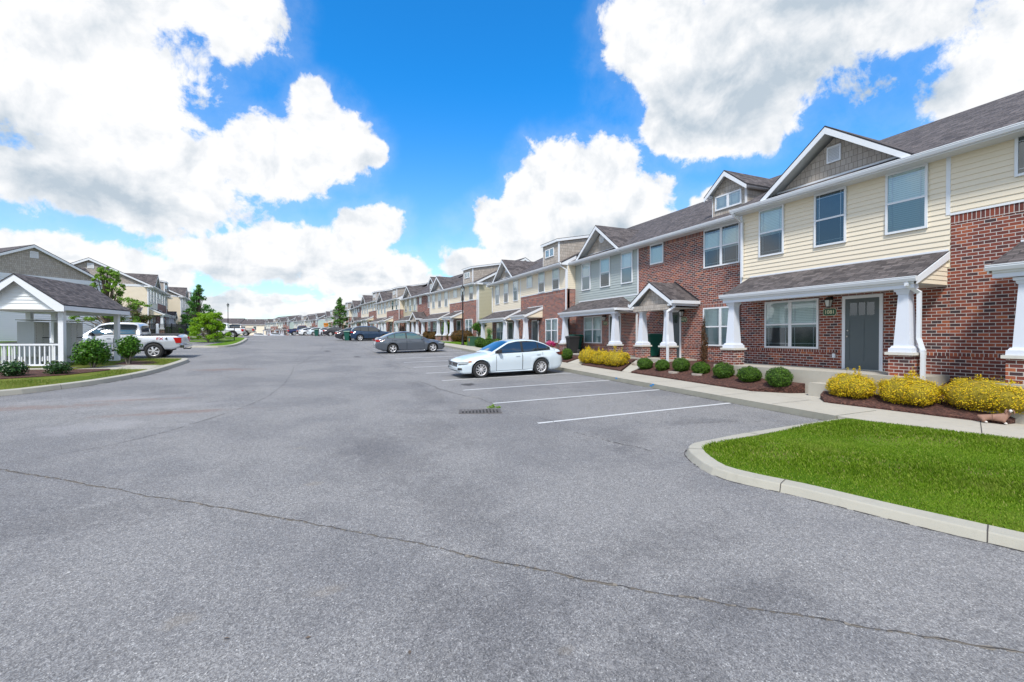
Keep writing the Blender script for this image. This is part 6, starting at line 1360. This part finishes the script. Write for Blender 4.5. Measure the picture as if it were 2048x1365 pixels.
# dog statue
def skin_obj(name, pts, edges, radii, m, parent, sub=2):
    me = bpy.data.meshes.new(name); me.from_pydata(pts, edges, []); o = bpy.data.objects.new(name + '_src', me); COL.objects.link(o)
    sk = o.modifiers.new('s', 'SKIN'); 
    for i, r_ in enumerate(radii): me.skin_vertices[0].data[i].radius = r_ if isinstance(r_, tuple) else (r_, r_)
    me.skin_vertices[0].data[0].use_root = True; sb = o.modifiers.new('b', 'SUBSURF'); sb.levels = sub; sb.render_levels = sub
    bpy.context.view_layer.update(); m2 = bpy.data.meshes.new_from_object(o.evaluated_get(bpy.context.evaluated_depsgraph_get())); bpy.data.objects.remove(o)
    m2.materials.clear(); m2.materials.append(MATS[m]); m2.name = name
    for p in m2.polygons: p.use_smooth = True
    return link(name, m2, parent)
dg = empty('dog_statue', (12.22, 4.52, float(side_z(12.22, 4.52)) + .012), R(-62), 'brown and white garden statue of a long-eared dog at the edge of the mulch', 'statue'); dg.scale = (.92, 1.0, 1.05)
# +x is the head end
pts = [(0, 0, .10), (-.12, 0, .10), (-.22, 0, .085), (-.29, 0, .12), (.10, 0, .11), (.16, 0, .16), (.19, -.01, .235), (.205, -.06, .225), (.10, .055, .05), (.12, .06, .015), (.10, -.055, .05), (.12, -.06, .015), (-.20, .05, .045), (-.17, .06, .014), (-.20, -.05, .045), (-.17, -.06, .014)]
ed = [(0, 1), (1, 2), (2, 3), (0, 4), (4, 5), (5, 6), (6, 7), (4, 8), (8, 9), (4, 10), (10, 11), (2, 12), (12, 13), (2, 14), (14, 15)]
skin_obj('body', pts, ed, [.062, .058, .055, .014, .062, .046, .052, .028, .03, .022, .03, .022, .03, .022, .03, .022], 'statue_brown', dg)
skin_obj('ear', [(.150, -.02, .27), (.128, -.03, .23), (.125, -.035, .175)], [(0, 1), (1, 2)], [(.018, .012), (.03, .012), (.026, .010)], 'statue_brown', dg, 1); skin_obj('ear', [(.235, -.015, .27), (.258, -.02, .23), (.262, -.025, .175)], [(0, 1), (1, 2)], [(.018, .012), (.03, .012), (.026, .010)], 'statue_brown', dg, 1)
skin_obj('face', [(.193, -.035, .258), (.20, -.065, .245), (.205, -.10, .228)], [(0, 1), (1, 2)], [.034, .030, .022], 'statue_white', dg, 1)
q = MB(); q.lathe([(0, .012), (.009, .006), (.011, 0), (.009, -.006), (0, -.012)], 'black_plastic', 8, 'z', (.207, -.122, .236)); [q.lathe([(0, .008), (.007, .003), (.007, -.003), (0, -.008)], 'black_plastic', 8, 'z', (.196 + s_ * .024, -.066, .268)) for s_ in (-1, 1)]; q.build('nose', dg)
for a, b in ((.13, .06), (.13, -.06), (-.16, .06), (-.16, -.06)): q = MB(); q.lathe([(0, .03), (.022, .022), (.028, .010), (.022, 0), (0, 0)], 'statue_white', 10, 'z', (a, b, .0)); q.build('paw', dg)
# stepping stones in the mulch
for i, (x, y) in enumerate([(12.15, 13.25), (12.25, 12.2), (12.9, 16.0), (12.55, 15.95)]):
    q = MB(); s_ = .26; z = ZR(x, y) - .03; rg = random.Random(i); pts = [(x + s_ * .55 * math.cos(t) * rg.uniform(.8, 1.1), y + s_ * math.sin(t) * rg.uniform(.8, 1.1), z + .075) for t in np.linspace(0, 6.28, 8)[:-1]]; q.slab(pts, (0, 0, -.08), 'paver'); q.build('stepping_stone', label=['flat stone in the mulch between the third and fourth box shrubs', 'flat stone in the mulch beside the fourth box shrub', 'flat stone leading to the gabled porch, nearer', 'flat stone leading to the gabled porch, farther'][i], cat='stone', group='stones in the mulch')
# pink flowers by the porch beyond the white sedan
pf = empty('flower_planter', (13.6, 25.6, 1.06), 0, 'planter of magenta flowers below the brick wall behind the white sedan', 'planter'); q = MB(); q.frustum(0, 0, -.1, .42, .17, .23, 'terracotta'); q.build('pot', pf); link('flowers', leaf_mesh('flowers', [((0, 0, .58), (.32, .32, .24)), ((.2, .1, .5), (.2, .2, .2))], 900, .035, 'pink_petal', 61, .5), pf); link('leaves', leaf_mesh('leaves', [((0, 0, .46), (.28, .28, .18))], 500, .035, 'shrub_leaf', 62, .4), pf)
# orange road sign
root = empty('road_sign', (1.85, 90.5, 2.36), R(10), 'orange two-part road sign above the silver sedan', 'road sign'); q = MB(); q.tube([(0, 0, -.2), (0, 0, 2.2)], .035, 'nickel', 8); q.build('post', root)
q = MB(); q.slab([(-.42, -.03, 1.75), (.42, -.03, 1.75), (.42, -.03, 2.25), (-.42, -.03, 2.25)], (0, .02, 0), 'orange_sign'); q.box(-.38, .38, -.036, -.031, 1.97, 2.0, 'trim_black'); q.build('sign_panel', root); q = MB(); q.slab([(-.32, -.03, 1.38), (.32, -.03, 1.38), (.32, -.03, 1.72), (-.32, -.03, 1.72)], (0, .02, 0), 'orange_sign'); q.build('sign_panel', root)
# white post on the left
root = empty('sign_post', (-13.0, 50.5, 1.2), 0, 'square white vinyl post behind the silver pickup bed', 'post'); q = MB(); q.box(-.09, .09, -.09, .09, -.2, 2.0, 'white_trim'); q.build('post', root); q = MB(); q.frustum(0, 0, 2.001, 2.07, .115, .05, 'white_trim'); q.build('post_cap', root)
# retaining wall and fences
q = MB(); zt_ = 1.80
for r_ in range(6):
    for i in range(32):
        x0 = -20.4 + i * .40 + (.2 if r_ % 2 else 0)
        if x0 + .4 > -7.7: continue
        zb = 1.02 + r_ * .13; q.box(x0 + .004, x0 + .396, 55.42, 55.70 - r_ * .004, zb + .003, zb + .128, 'retaining_block')
q.build('retaining_wall', label='low grey block retaining wall under the black fence', cat='retaining wall')
def fence(name, pts, zf, label, h=1.1, step=.105, post=1.9):
    root = empty(name, (pts[0][0], pts[0][1], zf(*pts[0])), 0, label, 'fence', 'black metal picket fences'); o = Vector((pts[0][0], pts[0][1], zf(*pts[0])))
    pk = MB(); rl = MB()
    for a, b in zip(pts[:-1], pts[1:]):
        A = Vector((*a, zf(*a))) - o; B = Vector((*b, zf(*b))) - o; L_ = (B - A).length; n_ = int(L_ / step)
        for i in range(n_): p = A.lerp(B, i / n_); pk.box(p.x - .009, p.x + .009, p.y - .009, p.y + .009, p.z + .08, p.z + h, 'black_metal')
        for zz in (.16, h - .14): rl.bar(A + Vector((0, 0, zz)), B + Vector((0, 0, zz)), .03, .03, 'black_metal')
        for i in range(int(L_ / post) + 2): p = A.lerp(B, min(1, i * post / L_)); m_ = MB(); m_.box(p.x - .035, p.x + .035, p.y - .035, p.y + .035, p.z - .3, p.z + h + .08, 'black_metal'); m_.build('post', root)
    pk.build('pickets', root); rl.build('rail', root)
fence('picket_fence', [(-7.75, 55.62), (-16.4, 55.62)], lambda x, y: 1.80, 'black metal picket fence on top of the low block wall')
fence('picket_fence', [(-16.3, 56.1), (-14.9, 63), (-14.6, 72.5)], lambda x, y: 2.12 + .012 * (y - 56), 'black metal picket fence in front of the porches of the left row', 1.35)
# ------------------------------------------------------------------ mailbox shelter
SZ = .85; th = R(-10.3); sh = empty('mailbox_shelter', (-9.26, 24.1, SZ), th, 'white gabled mailbox shelter with railings and shingle roof at the island on the left', 'shelter')
# local: +x to the right side (towards the street), -y towards the camera; near-right eave corner at the origin
Wd, Ln, ez, az_ = 3.3, 4.5, 2.55, 3.75
q = MB()
for sg in (0, 1):
    xe = 0 if sg else -Wd; top = [(xe, -.05, ez), (xe, Ln, ez), (-Wd / 2, Ln, az_), (-Wd / 2, -.05, az_)]
    if not sg: top.reverse()
    q.slab(top, (0, 0, -.045), 'roof_shingle', 'roof_edge', 'soffit_white')
q.build('roof', sh)
q = MB()
for xe in (-.02, -Wd): q.box(xe, xe + .02, -.02, Ln, ez - .23, ez - .05, 'white_trim')
q.build('fascia', sh)
for yy, nm in ((-.03, 0), (Ln - .03, 1)):
    q = MB(); q.slab([(-Wd / 2, yy, az_ - .045), (0, yy, ez - .04), (0, yy, ez - .28), (-.28, yy, ez - .28), (-Wd / 2, yy, az_ - .30)], (0, .035, 0), 'white_trim'); q.slab([(-Wd, yy + .0005, ez - .04), (-Wd / 2, yy + .0005, az_ - .045), (-Wd / 2, yy + .0005, az_ - .30), (-Wd + .28, yy + .0005, ez - .28), (-Wd, yy + .0005, ez - .28)], (0, .035, 0), 'white_trim'); q.build('rake_board', sh)
for yy, sg in ((.28, -1), (Ln - .28, 1)):
    q = MB(); clap(q, [(0, 0), (Wd - .44, 0), (Wd / 2 - .22, az_ - ez - .05)], (-Wd + .22, yy, ez - .10), (1, 0, 0), (0, sg, 0), 'siding_white', .14, .026); q.box(-Wd + .2, -.2, yy - .03, yy + .03, ez - .29, ez - .09, 'white_trim'); q.build('gable_wall', sh)
q = MB(); q.box(-Wd + .03, -.03, .02, Ln - .03, ez - .22, ez - .20, 'ceiling_board'); q.build('ceiling', sh)
px0, px1, py0, py1 = -Wd + .42, -.34, .42, Ln - .42
for (x, y) in ((px1, py0), (px1, py1), (px0, py0), (px0, py1), (px0, 2.6)):
    q = MB(); q.box(x - .09, x + .09, y - .09, y + .09, -.12, ez - .22, 'white_trim'); q.build('post', sh)
q = MB(); q.box(-Wd + .1, -.02, -.02, Ln - .1, -.35, -.03, 'concrete'); q.build('slab', sh)
def railing(a, b):
    q = MB(); a = Vector(a); b = Vector(b); q.bar(a + Vector((0, 0, .93)), b + Vector((0, 0, .93)), .09, .07, 'white_trim'); q.bar(a + Vector((0, 0, .10)), b + Vector((0, 0, .10)), .06, .07, 'white_trim'); n_ = int((b - a).length / .165)
    for i in range(1, n_): p = a.lerp(b, i / n_); q.box(p.x - .021, p.x + .021, p.y - .021, p.y + .021, .10, .93, 'white_trim')
    q.build('railing', sh)
railing((px0 + .09, py0, 0), (px1 - .09, py0, 0)); railing((px0 + .09, py1, 0), (px1 - .09, py1, 0)); railing((px0, py0 + .09, 0), (px0, py1 - .09, 0))
def mailbox(x, y, label):
    root = empty('mailbox_cluster', (x, y, SZ - .04), th, label, 'mailbox', 'mailbox units under the shelter'); root.scale = (1.25, 1.1, 1.24)
    q = MB(); q.box(-.24, .24, -.39, .39, .36, 1.56, 'mailbox_grey'); q.slab([(-.28, -.41, 1.599), (.30, -.41, 1.599), (.30, .41, 1.599), (-.28, .41, 1.599)], (0, 0, .035), 'mailbox_grey'); q.build('cabinet', root)
    q = MB(); q.box(-.12, .12, -.18, .18, 0, .36, 'mailbox_grey'); q.box(-.2, .2, -.26, .26, 0, .025, 'mailbox_grey'); q.build('pedestal', root)
    for cidx in range(2):
        y0 = -.36 + cidx * .365; z = 1.52
        hs = [.085] * 9 + [.30] if cidx == 0 else [.085] * 5 + [.03] + [.085] * 2 + [.28, .0]
        for hh in hs:
            if hh < .02: continue
            z -= hh + .012
            q = MB(); q.box(.24, .252, y0, y0 + .345, z, z + hh, 'black_metal' if hh == .03 else 'mailbox_door_grey')
            if hh != .03: q.box(.252, .258, y0 + .04, y0 + .06, z + hh * .4, z + hh * .4 + .02, 'black_metal'); q.box(.252, .256, y0 + .15, y0 + .21, z + hh * .35, z + hh * .35 + .025, 'mailbox_grey')
            q.build('mailbox_door', root)
mailbox(-11.15, 26.35, 'grey cluster mailbox under the shelter, left one'); mailbox(-10.35, 27.3, 'grey cluster mailbox under the shelter, right one partly behind the corner post')
# dark meter box on the white house end
root = empty('meter_box', (-19.0, 55.2, 2.9), R(47.5), 'small grey meter box beside a white post on the left house end', 'meter box'); q = MB(); q.box(-.12, .12, -.2, -.02, -.1, .5, 'mailbox_grey'); q.box(-.08, .08, -.22, -.2, .0, .12, 'black_metal'); q.build('box', root)
# fallen leaves on the asphalt
for i, (x, y) in enumerate([(-.05, 3.35), (.55, 2.95), (-.55, 3.55)]):
    q = MB(); z = float(T(x, y)) + .006; a = i * 1.3; c_, s_ = math.cos(a), math.sin(a); q.poly([(x + c_ * .025, y + s_ * .025, z), (x - s_ * .010, y + c_ * .010, z + .007), (x - c_ * .022, y - s_ * .022, z + .003), (x + s_ * .010, y - c_ * .010, z + .004)], 'bark'); q.build('fallen_leaf', label=['tiny dry brown leaf on the asphalt, middle of the foreground three', 'tiny dry brown leaf on the asphalt, rightmost of the foreground three', 'tiny dry brown leaf on the asphalt, leftmost of the foreground three'][i], cat='leaf', group='dry leaves on the asphalt')
